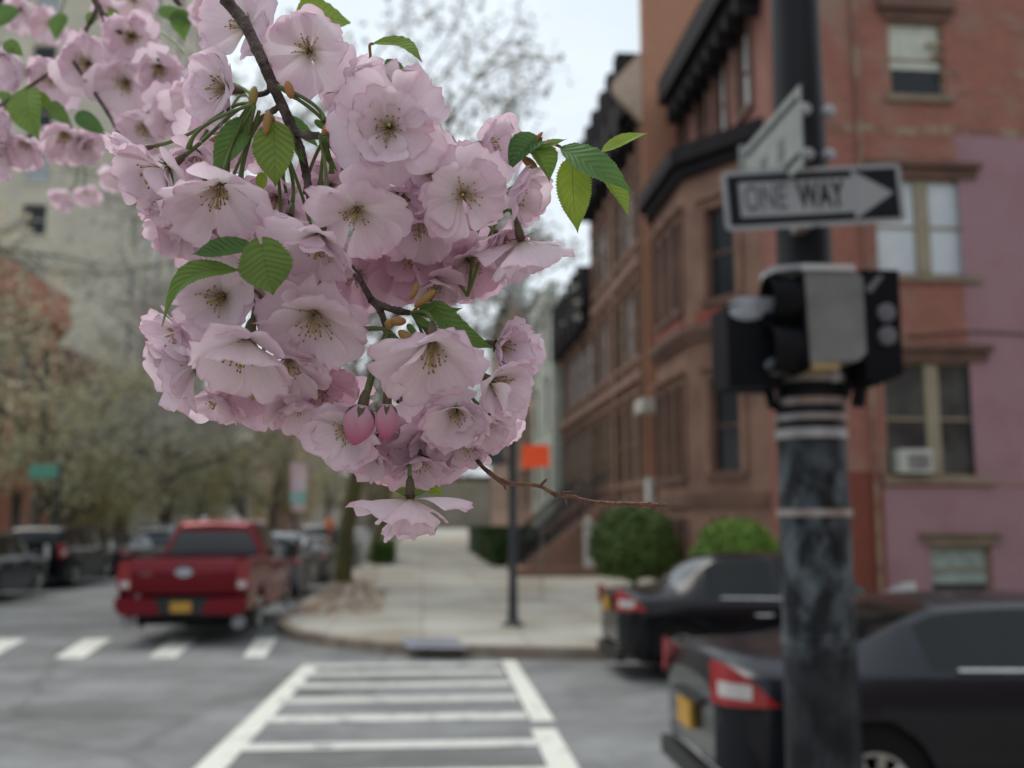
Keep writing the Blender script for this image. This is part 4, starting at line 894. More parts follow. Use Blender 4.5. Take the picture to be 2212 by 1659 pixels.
place(T1, -2.25, 29.5, 2.4, 1, 'bare budding tree with a mossy green trunk nearest the corner, on the right kerb', True, 'street trees on the right kerb')
T2 = mk(23, 15, .8, 5000, .075, .21, lolive, M('yellow_bark', (.22, .19, .10), .9, (.13, .11, .06), 5), fork=.32)
place(T2, -2.2, 43, 1, 1, 'slim budding tree with yellowish trunk, second on the right kerb', True, 'street trees on the right kerb')
for i, (y, l) in enumerate(((57, 'third budding tree on the right kerb, behind the slim yellow trunk'), (74, 'fourth budding tree far down the right kerb'), (98, 'last budding tree visible down the right kerb'))):
    place(T2, -2.3, y, 2 + i, .95, l, False, 'street trees on the right kerb')
gl_ = 'street trees along the left kerb'
T3 = mk(31, 17, 1.05, 4200, .085, .38, lbeige, barkm, fork=.27, levels=5)
place(T3, -12.2, 23.5, 3.6, 1.0, 'big budding tree whose dark boughs reach in from the left edge', True, gl_)
T4 = mk(47, 16, 1.05, 5000, .095, .24, lolive, barkm, fork=.24)
place(T4, -13.4, 37, 0, 1.0, 'olive leafed tree behind the nearest left parked cars', True, gl_)
T5 = mk(53, 15, 1.1, 5500, .10, .24, lyel, barkm, fork=.22)
place(T5, -12.6, 62, 0, 1.0, 'yellow green tree farther along the left kerb, over the pickup roof', True, gl_)
for i, (x, y, s, src, l) in enumerate(((-13.2, 46, 1.0, T3, 'beige budding tree in front of the cream apartment block'), (-13.0, 54, .95, T4, 'olive tree just before the yellow green one on the left'), (-12.6, 73, 1.0, T4, 'olive tree behind the yellow green one on the left'),
    (-12.4, 86, 1.0, T3, 'beige budding tree well down the left kerb'), (-12.0, 100, 1.0, T5, 'yellowish tree near the far end of the left kerb'), (-11, 120, 1.1, T4, 'olive tree at the far end of the left kerb'), (-6.5, 150, 1.2, T3, 'beige tree closing the view at the end of the avenue'), (-9, 172, 1.3, T5, 'farthest yellow green tree at the end of the avenue'), (-14.5, 42, .8, T5, 'smaller yellow green tree between two bigger ones on the left'))):
    place(src, x, y, 1.3 * i + .7, s, l, False, gl_)
hedge('dark_shrub', [(-17.5, -15.5, 62, 66, .15, 3.4)], 4000, (.035, .055, .015), 'tall very dark evergreen shrub behind the left parked cars', 'shrub', 9, .12)

# ================================================================ flowering cherry
def petal_mat(nm_='cherry_petal', pkc=(.76, .49, .60)):
    m, n, l, p = base(nm_); a = n.new('ShaderNodeAttribute'); a.attribute_name = 'pc'
    s = n.new('ShaderNodeSeparateColor'); l.new(a.outputs['Color'], s.inputs[0])
    r = n.new('ShaderNodeValToRGB'); e = r.color_ramp.elements
    e[0].position = 0; e[0].color = (.55, .50, .32, 1); e[1].position = 1; e[1].color = (.80, .50, .64, 1)
    for ps, c in ((.14, (.78, .72, .66)), (.35, (.93, .855, .895)), (.80, (.93, .80, .885)), (.95, (.88, .72, .82))):
        k = e.new(ps); k.color = (*c, 1)
    l.new(s.outputs[0], r.inputs[0])
    # fine lengthwise veins, following the across-petal coordinate
    wv = n.new('ShaderNodeMath'); wv.operation = 'MULTIPLY'; wv.inputs[1].default_value = 46; l.new(s.outputs[1], wv.inputs[0])
    sn_ = n.new('ShaderNodeMath'); sn_.operation = 'SINE'; l.new(wv.outputs[0], sn_.inputs[0])
    mr = n.new('ShaderNodeMapRange'); mr.inputs[1].default_value = -1; mr.inputs[2].default_value = 1; mr.inputs[3].default_value = .972; mr.inputs[4].default_value = 1.0; l.new(sn_.outputs[0], mr.inputs[0])
    pk = n.new('ShaderNodeMix'); pk.data_type = 'RGBA'; l.new(a.outputs['Alpha'], pk.inputs[0]); l.new(r.outputs[0], pk.inputs[6]); pk.inputs[7].default_value = (*pkc, 1)
    mu = n.new('ShaderNodeMix'); mu.data_type = 'RGBA'; mu.blend_type = 'MULTIPLY'; mu.inputs[0].default_value = 1; l.new(pk.outputs[2], mu.inputs[6]); l.new(mr.outputs[0], mu.inputs[7])
    l.new(mu.outputs[2], p.inputs['Base Color']); p.inputs['Roughness'].default_value = .62; p.inputs['Specular IOR Level'].default_value = .25
    t = n.new('ShaderNodeBsdfTranslucent'); l.new(mu.outputs[2], t.inputs[0]); x = n.new('ShaderNodeMixShader'); x.inputs[0].default_value = .42
    l.new(p.outputs[0], x.inputs[1]); l.new(t.outputs[0], x.inputs[2]); l.new(x.outputs[0], n['Material Output'].inputs[0])
    b = n.new('ShaderNodeBump'); b.inputs['Strength'].default_value = .12; b.inputs['Distance'].default_value = .0004; l.new(sn_.outputs[0], b.inputs['Height']); l.new(b.outputs[0], p.inputs['Normal'])
    return m
def leaf_mat():
    m, n, l, p = base('cherry_leaf'); a = n.new('ShaderNodeAttribute'); a.attribute_name = 'pc'
    s = n.new('ShaderNodeSeparateColor'); l.new(a.outputs['Color'], s.inputs[0])
    # side veins: chevrons from the midrib
    ab = n.new('ShaderNodeMath'); ab.operation = 'MULTIPLY_ADD'; l.new(s.outputs[1], ab.inputs[0]); ab.inputs[1].default_value = -.26; l.new(s.outputs[0], ab.inputs[2])
    mu = n.new('ShaderNodeMath'); mu.operation = 'MULTIPLY'; mu.inputs[1].default_value = 58; l.new(ab.outputs[0], mu.inputs[0])
    si = n.new('ShaderNodeMath'); si.operation = 'SINE'; l.new(mu.outputs[0], si.inputs[0])
    mid = n.new('ShaderNodeMapRange'); mid.inputs[1].default_value = .0; mid.inputs[2].default_value = .05; mid.inputs[3].default_value = 1; mid.inputs[4].default_value = 0; l.new(s.outputs[1], mid.inputs[0])
    vr = n.new('ShaderNodeMapRange'); vr.inputs[1].default_value = .55; vr.inputs[2].default_value = 1; vr.inputs[3].default_value = 0; vr.inputs[4].default_value = .22; l.new(si.outputs[0], vr.inputs[0])
    mm = n.new('ShaderNodeMath'); mm.operation = 'MAXIMUM'; l.new(mid.outputs[0], mm.inputs[0]); l.new(vr.outputs[0], mm.inputs[1])
    tn = n.new('ShaderNodeMix'); tn.data_type = 'RGBA'; l.new(a.outputs['Alpha'], tn.inputs[0]); tn.inputs[6].default_value = (.095, .22, .07, 1); tn.inputs[7].default_value = (.37, .48, .05, 1)
    nz_ = n.new('ShaderNodeTexNoise'); nz_.inputs['Scale'].default_value = 90; tcx = n.new('ShaderNodeTexCoord'); l.new(tcx.outputs['Object'], nz_.inputs[0])
    nr = n.new('ShaderNodeMapRange'); nr.inputs[3].default_value = .75; nr.inputs[4].default_value = 1.2; l.new(nz_.outputs[0], nr.inputs[0])
    mq = n.new('ShaderNodeMix'); mq.data_type = 'RGBA'; mq.blend_type = 'MULTIPLY'; mq.inputs[0].default_value = 1; l.new(tn.outputs[2], mq.inputs[6]); l.new(nr.outputs[0], mq.inputs[7])
    vc = n.new('ShaderNodeMix'); vc.data_type = 'RGBA'; l.new(mm.outputs[0], vc.inputs[0]); l.new(mq.outputs[2], vc.inputs[6]); vc.inputs[7].default_value = (.17, .20, .05, 1)
    l.new(vc.outputs[2], p.inputs['Base Color']); p.inputs['Roughness'].default_value = .48; p.inputs['Specular IOR Level'].default_value = .35
    t = n.new('ShaderNodeBsdfTranslucent'); l.new(vc.outputs[2], t.inputs[0]); x = n.new('ShaderNodeMixShader'); x.inputs[0].default_value = .42
    l.new(p.outputs[0], x.inputs[1]); l.new(t.outputs[0], x.inputs[2]); l.new(x.outputs[0], n['Material Output'].inputs[0])
    b = n.new('ShaderNodeBump'); b.inputs['Strength'].default_value = .5; b.inputs['Distance'].default_value = .0004; l.new(si.outputs[0], b.inputs['Height']); l.new(b.outputs[0], p.inputs['Normal'])
    return m
PM, LM = petal_mat(), leaf_mat(); BM = petal_mat('cherry_bud', (.66, .14, .31))
anth = M('anther_gold', (.42, .19, .035), .6, (.25, .09, .02), 300); fil = M('filament_pale', (.62, .55, .42), .6, (.5, .4, .25), 200)
pist = M('pistil_yellow_green', (.42, .34, .05), .6); caly = M('calyx_purple', (.115, .062, .040), .55, (.06, .07, .025), 60)
pedm = M('pedicel_green', (.13, .18, .045), .5, (.085, .12, .03), 80); bsc = M('bud_scale', (.42, .16, .06), .6, (.28, .22, .06), 70)
cbark = M('cherry_bark', (.165, .125, .115), .75, (.06, .038, .032), 120, .9, 260, lo=.38, hi=.6, stretch=(1, 1, 1)); tbark = M('twig_bark', (.22, .10, .055), .55, (.10, .04, .025), 140, .6, 300)
def sstep(t): t = max(0, min(1, t)); return t * t * (3 - 2 * t)
def petal(mb, q, o, az, L, W, a0, a1, cup, rnd, tint, r0, fr=.05, curl=0):
    nu, nv = 10, 13; ph = [rnd.uniform(0, 6.28) for _ in range(8)]; rv = rnd.random(); nt = rnd.uniform(.03, .20); tw = rnd.uniform(-.25, .25)
    asy = rnd.uniform(-.12, .12); wr = rnd.uniform(.02, .075); rip = rnd.uniform(.015, .05)
    S = 26; rho = [r0]; hh = [0]
    for k in range(S):
        t = (k + .5) / S; f = a0 + (a1 - a0) * t + curl * max(0, t - .7) ** 1.3; rho.append(rho[-1] + math.sin(f) * L / S); hh.append(hh[-1] + math.cos(f) * L / S)
    ca, sa = math.cos(az), math.sin(az); vs = []; cs = []
    for j in range(nv + 1):
        v = j / nv
        for i in range(nu + 1):
            u = -1 + 2 * i / nu
            hw = W * .5 * (.09 + .91 * sstep(v / .74) ** .85) * (1 - .20 * max(0, (v - .78) / .22) ** 2)
            lf_ = 1 - (.20 + asy * u) * abs(u) ** 2.4 - nt * math.exp(-((u - asy) / .11) ** 2) + fr * 1.25 * (.6 * math.sin(u * 7 + ph[0]) + .4 * math.sin(u * 15 + ph[1]) + .3 * math.sin(u * 24 + ph[2]))
            s = v * (1 + (lf_ - 1) * v * v); s = min(s, 1.08)
            x = min(s, .9999) * S; k = min(int(x), S - 1); ff = s * S - k
            rr = rho[k] + (rho[k + 1] - rho[k]) * ff; h = hh[k] + (hh[k + 1] - hh[k]) * ff
            f = a0 + (a1 - a0) * s
            d = cup * u * u * hw * 1.1 + L * wr * v * math.sin(u * 3.2 + ph[3] + v * 2.5) + L * rip * v ** 3 * math.sin(u * 8 + ph[4]) + L * .012 * v * math.sin(u * 13 + ph[5]) + tw * u * hw * v
            rr -= math.cos(f) * d; h += math.sin(f) * d; tx = u * hw
            vs.append(o + q @ Vector((rr * ca - tx * sa, rr * sa + tx * ca, h))); cs.append((v * (1 - .0 * u) if lf_ > 0 else v, (u + 1) / 2, rv, min(1, max(0, tint))))
    fs = [(j * (nu + 1) + i, j * (nu + 1) + i + 1, (j + 1) * (nu + 1) + i + 1, (j + 1) * (nu + 1) + i) for j in range(nv) for i in range(nu)]
    mb.add(vs, fs, cs)
KD = {'open': ((66, 84), (54, 72), (40, 58)), 'full': ((64, 88), (50, 74), (34, 56)), 'cup': ((50, 64), (40, 54), (28, 42)), 'bell': ((38, 50), (30, 42), (22, 34)), 'reflex': ((72, 112), (60, 96), (50, 80)), 'hang': ((80, 66), (46, 20), (28, 8))}
def bez(a, b, c, d, n=12):
    return [a * (1 - t) ** 3 + b * 3 * t * (1 - t) ** 2 + c * 3 * t * t * (1 - t) + d * t ** 3 for t in [i / n for i in range(n + 1)]]
def blossom(root, px, py, dia, d, f, kind, spur, tint=0., seed=0, no=6, nm=5, ni=4, label=None, roll=None, far=False):
    rnd = random.Random(seed * 31 + 7); Rr = dia * (.47 if kind in ('open', 'full') else .5) * d / FP; o = pt(px, py, d); ax = cdir(f)
    e1 = ax.orthogonal().normalized(); rl = rnd.uniform(0, 6.28) if roll is None else roll
    e1 = (e1 * math.cos(rl) + ax.cross(e1) * math.sin(rl)); e2 = ax.cross(e1); q = Matrix((e1, e2, ax)).transposed()
    mb = MB(); A = KD[kind]; L0 = Rr * 1.04
    for layer, (n_, (a0, a1), Ls, Ws) in enumerate(((no, A[0], 1.0, 1.12), (nm, A[1], .92, .98), (ni, A[2], .66, .62))):
        off = rnd.uniform(0, 6.28)
        for i in range(n_):
            az = off + 6.2832 * i / n_ + rnd.uniform(-.32, .32); ja, jb = rnd.gauss(0, 8), rnd.gauss(0, 16)
            cr_ = 0 if rnd.random() < .6 else rnd.uniform(-3.2, 3.6)
            petal(mb, q, o, az, L0 * Ls * rnd.uniform(.82, 1.10), Rr * Ws * rnd.uniform(.82, 1.18), R(a0 + ja), R(a1 + jb), rnd.uniform(.10, .42), rnd, tint + rnd.uniform(-.04, .2) + (.10 if layer == 0 else 0), Rr * (.06 - .012 * layer), rnd.uniform(.02, .06), cr_)
    b = mb.build('blossom', PM, root, smooth=True, colattr=True)
    if label: b['label'] = label
    if not far:
        st, an = MB(), MB(); ns = 26
        for i in range(ns):
            az = rnd.uniform(0, 6.28); ti = R(rnd.uniform(2, 40) * (1 if kind in ('open', 'full') else .8)); Ls = Rr * rnd.uniform(.26, .46)
            di = Vector((math.sin(ti) * math.cos(az), math.sin(ti) * math.sin(az), math.cos(ti))); sg = Vector((0, -.0, 0))
            p0 = Vector((math.cos(az) * Rr * .05, math.sin(az) * Rr * .05, Rr * .02)); p1 = p0 + di * Ls * .5; p2 = p0 + di * Ls + Vector((math.cos(az), math.sin(az), 0)) * Ls * .12
            P = [o + q @ x for x in (p0, p1, p2)]; st.tube(P, Rr * .0085, 4, cap=False); an.ell(P[2], (Rr * .017, Rr * .017, Rr * .024), P[2] - P[1], 6, 4)
        st.build('stamens', fil, b, smooth=True); an.build('anthers', anth, b, smooth=True)
        pz = MB(); e = Vector((rnd.uniform(-.05, .05), rnd.uniform(-.05, .05), .5)) * Rr; pz.tube([o, o + q @ (e * .5), o + q @ e], Rr * .014, 5); pz.ell(o + q @ e, (Rr * .035, Rr * .035, Rr * .026), ax, 8, 5); pz.build('pistil', pist, b, smooth=True)
    c = MB(); c.tube([o + ax * Rr * z for z in (.03, -.06, -.20, -.34, -.42)], [Rr * x for x in (.07, .10, .095, .075, .035)], 9)
    for i in range(5):
        az = 6.2832 * i / 5 + rl; ti = R(A[0][0] + 14); dr = Vector((math.cos(az) * math.sin(ti), math.sin(az) * math.sin(ti), math.cos(ti))); sd_ = Vector((-math.sin(az), math.cos(az), 0)); nn = Vector((0, 0, -.05 * Rr))
        P = [q @ (nn + dr * Rr * t_ + sd_ * Rr * w_) + o for t_, w_ in ((.05, -.06), (.05, .06), (.2, .055), (.2, -.055), (.38, .0))]; c.add(P, [(0, 1, 2, 3), (3, 2, 4)])
    c.build('calyx', caly, b, smooth=True)
    if spur is not None:
        s = pt(*spur); back = o - ax * Rr * .42; Ld = (s - back).length
        pp = bez(s, s + Vector((0, 0, .15 * Ld)) + (back - s) * .25, back - ax * Ld * .45, back, 14)
        k = MB(); k.tube(pp, [.0009 + .0003 * (i / 14) ** 3 for i in range(15)], 7); k.build('pedicel', pedm, b, smooth=True)
    return b
LW = ((0, .10), (.05, .42), (.12, .70), (.25, .93), (.38, 1), (.52, .95), (.66, .76), (.78, .50), (.87, .25), (.93, .11), (1, .01))
def lwid(v):
    for i in range(len(LW) - 1):
        if v <= LW[i + 1][0]: a, b = LW[i], LW[i + 1]; return a[1] + (b[1] - a[1]) * (v - a[0]) / (b[0] - a[0])
    return 0
def leaf(root, b, t, wpx, nrm, lime=0., fold=20, curl=.0, bend=0., seed=0, spur=None, label=None, far=False, heart=0):
    rnd = random.Random(seed + 99); B, T = pt(*b), pt(*t); d = (b[2] + t[2]) / 2; hw0 = wpx / 2 * d / FP; ax = (T - B); L = ax.length; ax.normalize()
    nn = cdir(nrm); nn = (nn - ax * nn.dot(ax)).normalized(); sd_ = ax.cross(nn); mb = MB(); nu, nv = 8, 52; vs = []; cs = []; fo = R(fold); ph = rnd.uniform(0, 6)
    for j in range(nv + 1):
        v = j / nv; hw = hw0 * lwid(v); c = B + ax * L * v + nn * L * curl * math.sin(math.pi * v) + sd_ * L * bend * math.sin(math.pi * v)
        tooth = 1 + (.075 if j % 2 else -.03) * (1 if .06 < v < .95 else 0)
        for i in range(nu + 1):
            u = -1 + 2 * i / nu; au = abs(u); x = u * hw * (tooth if au > .99 else 1); fw = -ax * L * .004 * (1 if j % 2 else 0) * (au > .99)
            pl = hw0 * .05 * math.sin((v - .2 * au) * 46) * au * (1 - au * .4) * lwid(v) + hw0 * .05 * math.sin(v * 7 + u * 2 + ph)
            vs.append(c + sd_ * x * math.cos(fo) + nn * (au * hw * math.sin(fo) + pl) + fw); cs.append((v, au, rnd.random(), lime)); vs[-1] -= ax * L * heart * math.exp(-(v / .16) ** 2) * math.sin(min(au, .85) / .85 * math.pi / 2) ** 2
    mb.add(vs, [(j * (nu + 1) + i, j * (nu + 1) + i + 1, (j + 1) * (nu + 1) + i + 1, (j + 1) * (nu + 1) + i) for j in range(nv) for i in range(nu)], cs)
    o = mb.build('leaf', LM, root, smooth=True, colattr=True)
    if label: o['label'] = label
    if spur is not None:
        s = pt(*spur); k = MB(); k.tube(bez(s, s.lerp(B, .4) + Vector((0, 0, .003)), B - ax * (B - s).length * .3, B, 8), .0008, 6); k.build('petiole', M('petiole_red', (.22, .16, .06), .5, (.25, .08, .05), 90), o, smooth=True)
    return o
def twig(mb, pts, rs, seed=0, sub=10):
    rnd = random.Random(seed); P = [pt(*p) for p in pts]; out_, ro = [], []
    for i in range(len(P) - 1):
        p0 = P[max(i - 1, 0)]; p1, p2 = P[i], P[i + 1]; p3 = P[min(i + 2, len(P) - 1)]
        for k in range(sub):
            t = k / sub; out_.append(.5 * ((2 * p1) + (p2 - p0) * t + (2 * p0 - 5 * p1 + 4 * p2 - p3) * t * t + (3 * p1 - p0 - 3 * p2 + p3) * t ** 3))
            r = rs[i] + (rs[i + 1] - rs[i]) * t; kn = 1 + .22 * math.exp(-((t - .0) / .08) ** 2) + rnd.uniform(-.05, .05); ro.append(r * kn)
    out_.append(P[-1]); ro.append(rs[-1]); mb.tube(out_, ro, 12); return out_
px2 = .53 / FP / 2
cb_ = empty('cherry_branch', pt(488, -10, .53), 'flowering cherry branch in sharp focus with pale pink double blossoms and fresh leaves', 'cherry branch')
q = MB(); twig(q, [(470, -60, .53), (490, 0, .528), (525, 45, .525), (555, 105, .523), (590, 185, .522), (625, 262, .522), (648, 320, .524), (662, 380, .526), (673, 440, .53), (700, 500, .545), (745, 560, .55), (775, 600, .545), (802, 648, .54)], [x * px2 for x in (28, 27, 25, 25, 23, 21, 18, 17, 16, 14, 13, 13, 15)], 1)
twig(q, [(802, 648, .54), (822, 672, .538), (834, 715, .537), (838, 780, .545), (860, 870, .56)], [x * px2 for x in (16, 15, 12, 10, 8)], 2)
twig(q, [(802, 648, .54), (830, 662, .536), (862, 672, .532), (885, 676, .53)], [x * px2 for x in (14, 14, 16, 12)], 3)
twig(q, [(625, 262, .522), (640, 285, .52), (665, 292, .515), (690, 293, .514)], [x * px2 for x in (14, 15, 17, 15)], 4, 8)
twig(q, [(590, 185, .522), (575, 200, .524), (556, 205, .526)], [x * px2 for x in (12, 11, 12)], 5, 6)
twig(q, [(608, 225, .522), (592, 238, .522), (578, 246, .52)], [x * px2 for x in (14, 13, 15)], 6, 6)
q.build('bough', cbark, cb_, smooth=True)
q = MB(); TW = [(1000, 950, .56), (1035, 1000, .55), (1056, 1020, .545), (1085, 1040, .543), (1120, 1046, .542), (1165, 1050, .541), (1200, 1068, .54), (1235, 1072, .54), (1262, 1082, .54), (1300, 1086, .54), (1360, 1089, .54), (1400, 1090, .54), (1446, 1093, .54)]
twig(q, TW, [x * px2 for x in (8, 9, 10, 13, 9, 8, 11, 8, 12, 8, 10, 12, 4)], 7)
for x, y, dx, dy, r in ((1088, 1046, 4, 10, 6), (1170, 1046, 10, -10, 7), (1215, 1064, 20, -1, 5), (1222, 1078, 2, 12, 5), (1275, 1088, 8, 6, 8), (1372, 1092, 14, 4, 10), (1408, 1096, 14, 10, 7), (1425, 1088, 20, 4, 5)):
    a, b = pt(x, y, .54), pt(x + dx, y + dy, .54); q.ell(a.lerp(b, .5), (r * px2 * 1.0, r * px2, (b - a).length * .75), b - a, 8, 6)
q.build('twig', tbark, cb_, smooth=True)
for x, y, dx, dy, r, dd in ((545, 222, 4, -26, 22, .515), (628, 205, -6, -22, 22, .513), (575, 280, 4, -30, 20, .512), (700, 285, 10, -16, 16, .508), (712, 272, 10, -18, 14, .508), (838, 705, 6, -10, 24, .52), (868, 720, 20, 14, 24, .518), (890, 640, 10, -22, 16, .522), (905, 655, 26, -20, 20, .52), (850, 694, 20, 0, 22, .519), (1135, 345, 18, 14, 22, .53), (1150, 310, 16, -18, 12, .53), (592, 640, 10, -18, 14, .52), (520, 606, 20, 4, 14, .53), (640, 70, 4, -14, 16, .54)):
    a, b = pt(x, y, dd), pt(x + dx, y + dy, dd); q = MB(); q.ell(a.lerp(b, .5), (r * px2 * .9, r * px2 * .9, (b - a).length * .9), b - a, 9, 7); q.build('bud_scale', bsc, cb_, smooth=True)
S1 = (690, 293, .512); S2 = (546, 225, .516); S3 = (578, 246, .518); S4 = (836, 712, .53); S5 = (888, 676, .525); S6 = (1010, 640, .55); S7 = (520, 610, .53); S8 = (640, 75, .54)
BL = [ # px, py, diameter, depth, facing, kind, spur, tint (higher on back blossoms: shade between layers put into the colour)
 (668, 112, 208, .532, (0, -.15, 1), 'open', None, .0), (842, 275, 256, .505, (0, -.2, 1), 'full', S1, .04), (926, 366, 190, .528, (.3, -.1, 1), 'cup', S1, .05),
 (1000, 420, 226, .512, (.12, -.25, 1), 'open', S1, .10), (772, 452, 232, .508, (.03, -.52, .85), 'open', S1, .04), (690, 508, 235, .500, (-.12, -.85, .52), 'cup', S1, .05),
 (476, 402, 248, .508, (.04, -.78, .62), 'cup', S2, .02), (362, 362, 235, .524, (-.55, -.62, .5), 'cup', S2, .0), (400, 470, 200, .548, (-.3, -.7, .55), 'cup', S3, .18),
 (492, 192, 205, .54, (-.62, -.1, .78), 'cup', None, -.05), (535, 62, 215, .565, (-.35, .05, .95), 'open', None, -.05), (772, 158, 165, .54, (.6, -.45, .6), 'bell', S8, .02),
 (1040, 312, 175, .54, (.7, -.1, .65), 'bell', S1, .0), (1092, 420, 185, .54, (.85, -.25, .4), 'bell', S1, .0), (1126, 520, 205, .528, (.25, -.9, -.3), 'hang', S6, .0),
 (880, 540, 240, .56, (.05, -.5, .85), 'full', S1, .62), (1010, 560, 215, .558, (.25, -.6, .75), 'full', S1, .5), (624, 468, 200, .534, (-.05, -.8, .6), 'bell', S3, .05),
 (482, 640, 225, .52, (-.25, -.25, .9), 'cup', S7, -.08), (680, 676, 272, .514, (.02, -.68, .73), 'open', S3, .03), (535, 735, 275, .500, (-.05, -.84, .54), 'cup', S7, .0),
 (425, 785, 215, .535, (-.75, -.35, .5), 'bell', S7, -.03), (560, 820, 230, .552, (0, -.7, .65), 'full', S7, .5), (690, 820, 225, .558, (.1, -.7, .65), 'full', S4, .55),
 (934, 738, 270, .502, (.05, -.76, .64), 'cup', S5, .0), (1072, 745, 190, .54, (.62, -.15, .6), 'bell', S5, .0), (1060, 822, 205, .528, (.7, -.35, .55), 'bell', S5, .0),
 (985, 885, 185, .524, (.05, -.5, .85), 'cup', S5, .05), (940, 930, 240, .552, (.1, -.6, .72), 'full', S4, .34), (858, 950, 200, .556, (-.05, -.6, .75), 'full', S4, .34),
 (752, 925, 190, .53, (-.25, -.35, .9), 'cup', S4, .0), (886, 1078, 232, .522, (.03, -.95, .16), 'hang', (880, 1010, .545), .0), (1000, 950, 165, .55, (.35, -.6, .65), 'full', S5, .14),
 (1062, 900, 150, .55, (.6, -.5, .55), 'cup', S5, .04), (480, 290, 175, .585, (0, -.7, .65), 'cup', S2, .12), (600, 425, 190, .57, (0, -.6, .7), 'cup', S3, .25),
 (745, 190, 190, .575, (.3, -.2, .9), 'cup', S8, .05), (880, 205, 120, .575, (.5, .0, .8), 'cup', None, .0), (455, 500, 205, .558, (-.05, -.7, .65), 'full', S3, .2),
 (620, 610, 190, .556, (0, -.3, .95), 'open', S3, .08), (770, 590, 185, .568, (.15, -.4, .85), 'full', None, .38), (960, 500, 200, .572, (.1, -.3, .9), 'full', None, .25), (395, 715, 150, .55, (-.6, -.3, .6), 'cup', S7, -.05), (575, 300, 150, .60, (0, -.3, .9), 'cup', None, .25), (715, 400, 170, .585, (0, -.3, .9), 'full', None, .3),
 (425, 325, 150, .55, (-.1, -.75, .6), 'bell', S2, .06), (305, 322, 140, .54, (-.8, -.3, .4), 'bell', S2, .0), (865, 415, 165, .53, (.1, -.65, .7), 'bell', S1, .12), (905, 480, 175, .534, (.05, -.8, .55), 'cup', S1, .18), (585, 565, 160, .54, (-.1, -.7, .6), 'bell', S3, .1),
 (622, 775, 190, .528, (.1, -.82, .5), 'cup', S7, .12), (478, 850, 160, .55, (-.25, -.8, .45), 'cup', S7, .1), (645, 858, 165, .548, (.1, -.8, .5), 'cup', S4, .22), (805, 965, 150, .54, (-.2, -.75, .5), 'bell', S4, .1), (905, 985, 150, .545, (.1, -.85, .45), 'cup', S4, .18),
 (1075, 505, 140, .545, (.5, -.6, .5), 'bell', S6, .06), (940, 600, 150, .55, (.1, -.85, .4), 'cup', S6, .3), (1035, 900, 150, .535, (.5, -.65, .5), 'bell', S5, .06), (395, 440, 150, .535, (-.5, -.7, .4), 'bell', S2, .04), (455, 690, 150, .54, (-.4, -.6, .6), 'bell', S7, .0)]
for i, (x, y, dia, d, f, kd, spr, ti) in enumerate(BL):
    blossom(cb_, x, y, dia, d, f, kd, spr, ti, seed=i + 1, no=6 if kd == 'full' else 5, nm=5 if kd == 'full' else 3 + i % 2, ni=3 if kd == 'full' else i % 2)
# extra flower stalks hanging from the spurs
q = MB()
for a, b in (((546, 225, .512), (408, 322, .525)), ((548, 228, .512), (490, 375, .53)), ((550, 230, .512), (520, 390, .53)), ((700, 296, .508), (716, 375, .525)), ((702, 296, .508), (742, 372, .52)), ((704, 296, .508), (692, 400, .53)), ((600, 185, .515), (700, 262, .518)), ((604, 190, .516), (716, 300, .52)), ((560, 240, .516), (520, 400, .535)), ((840, 716, .525), (792, 850, .525)), ((846, 720, .527), (838, 860, .53)), ((560, 640, .52), (600, 690, .53)), ((700, 300, .51), (660, 420, .54))):
    A_, B_2 = pt(*a), pt(*b); L_ = (A_ - B_2).length; q = MB(); q.tube(bez(A_, A_.lerp(B_2, .35) + Vector((0, 0, .10 * L_)), B_2 + Vector((0, 0, .3 * L_)), B_2, 12), [.00095] * 10 + [.0011, .0014, .0018], 7); q.build('pedicel', pedm, cb_, smooth=True)
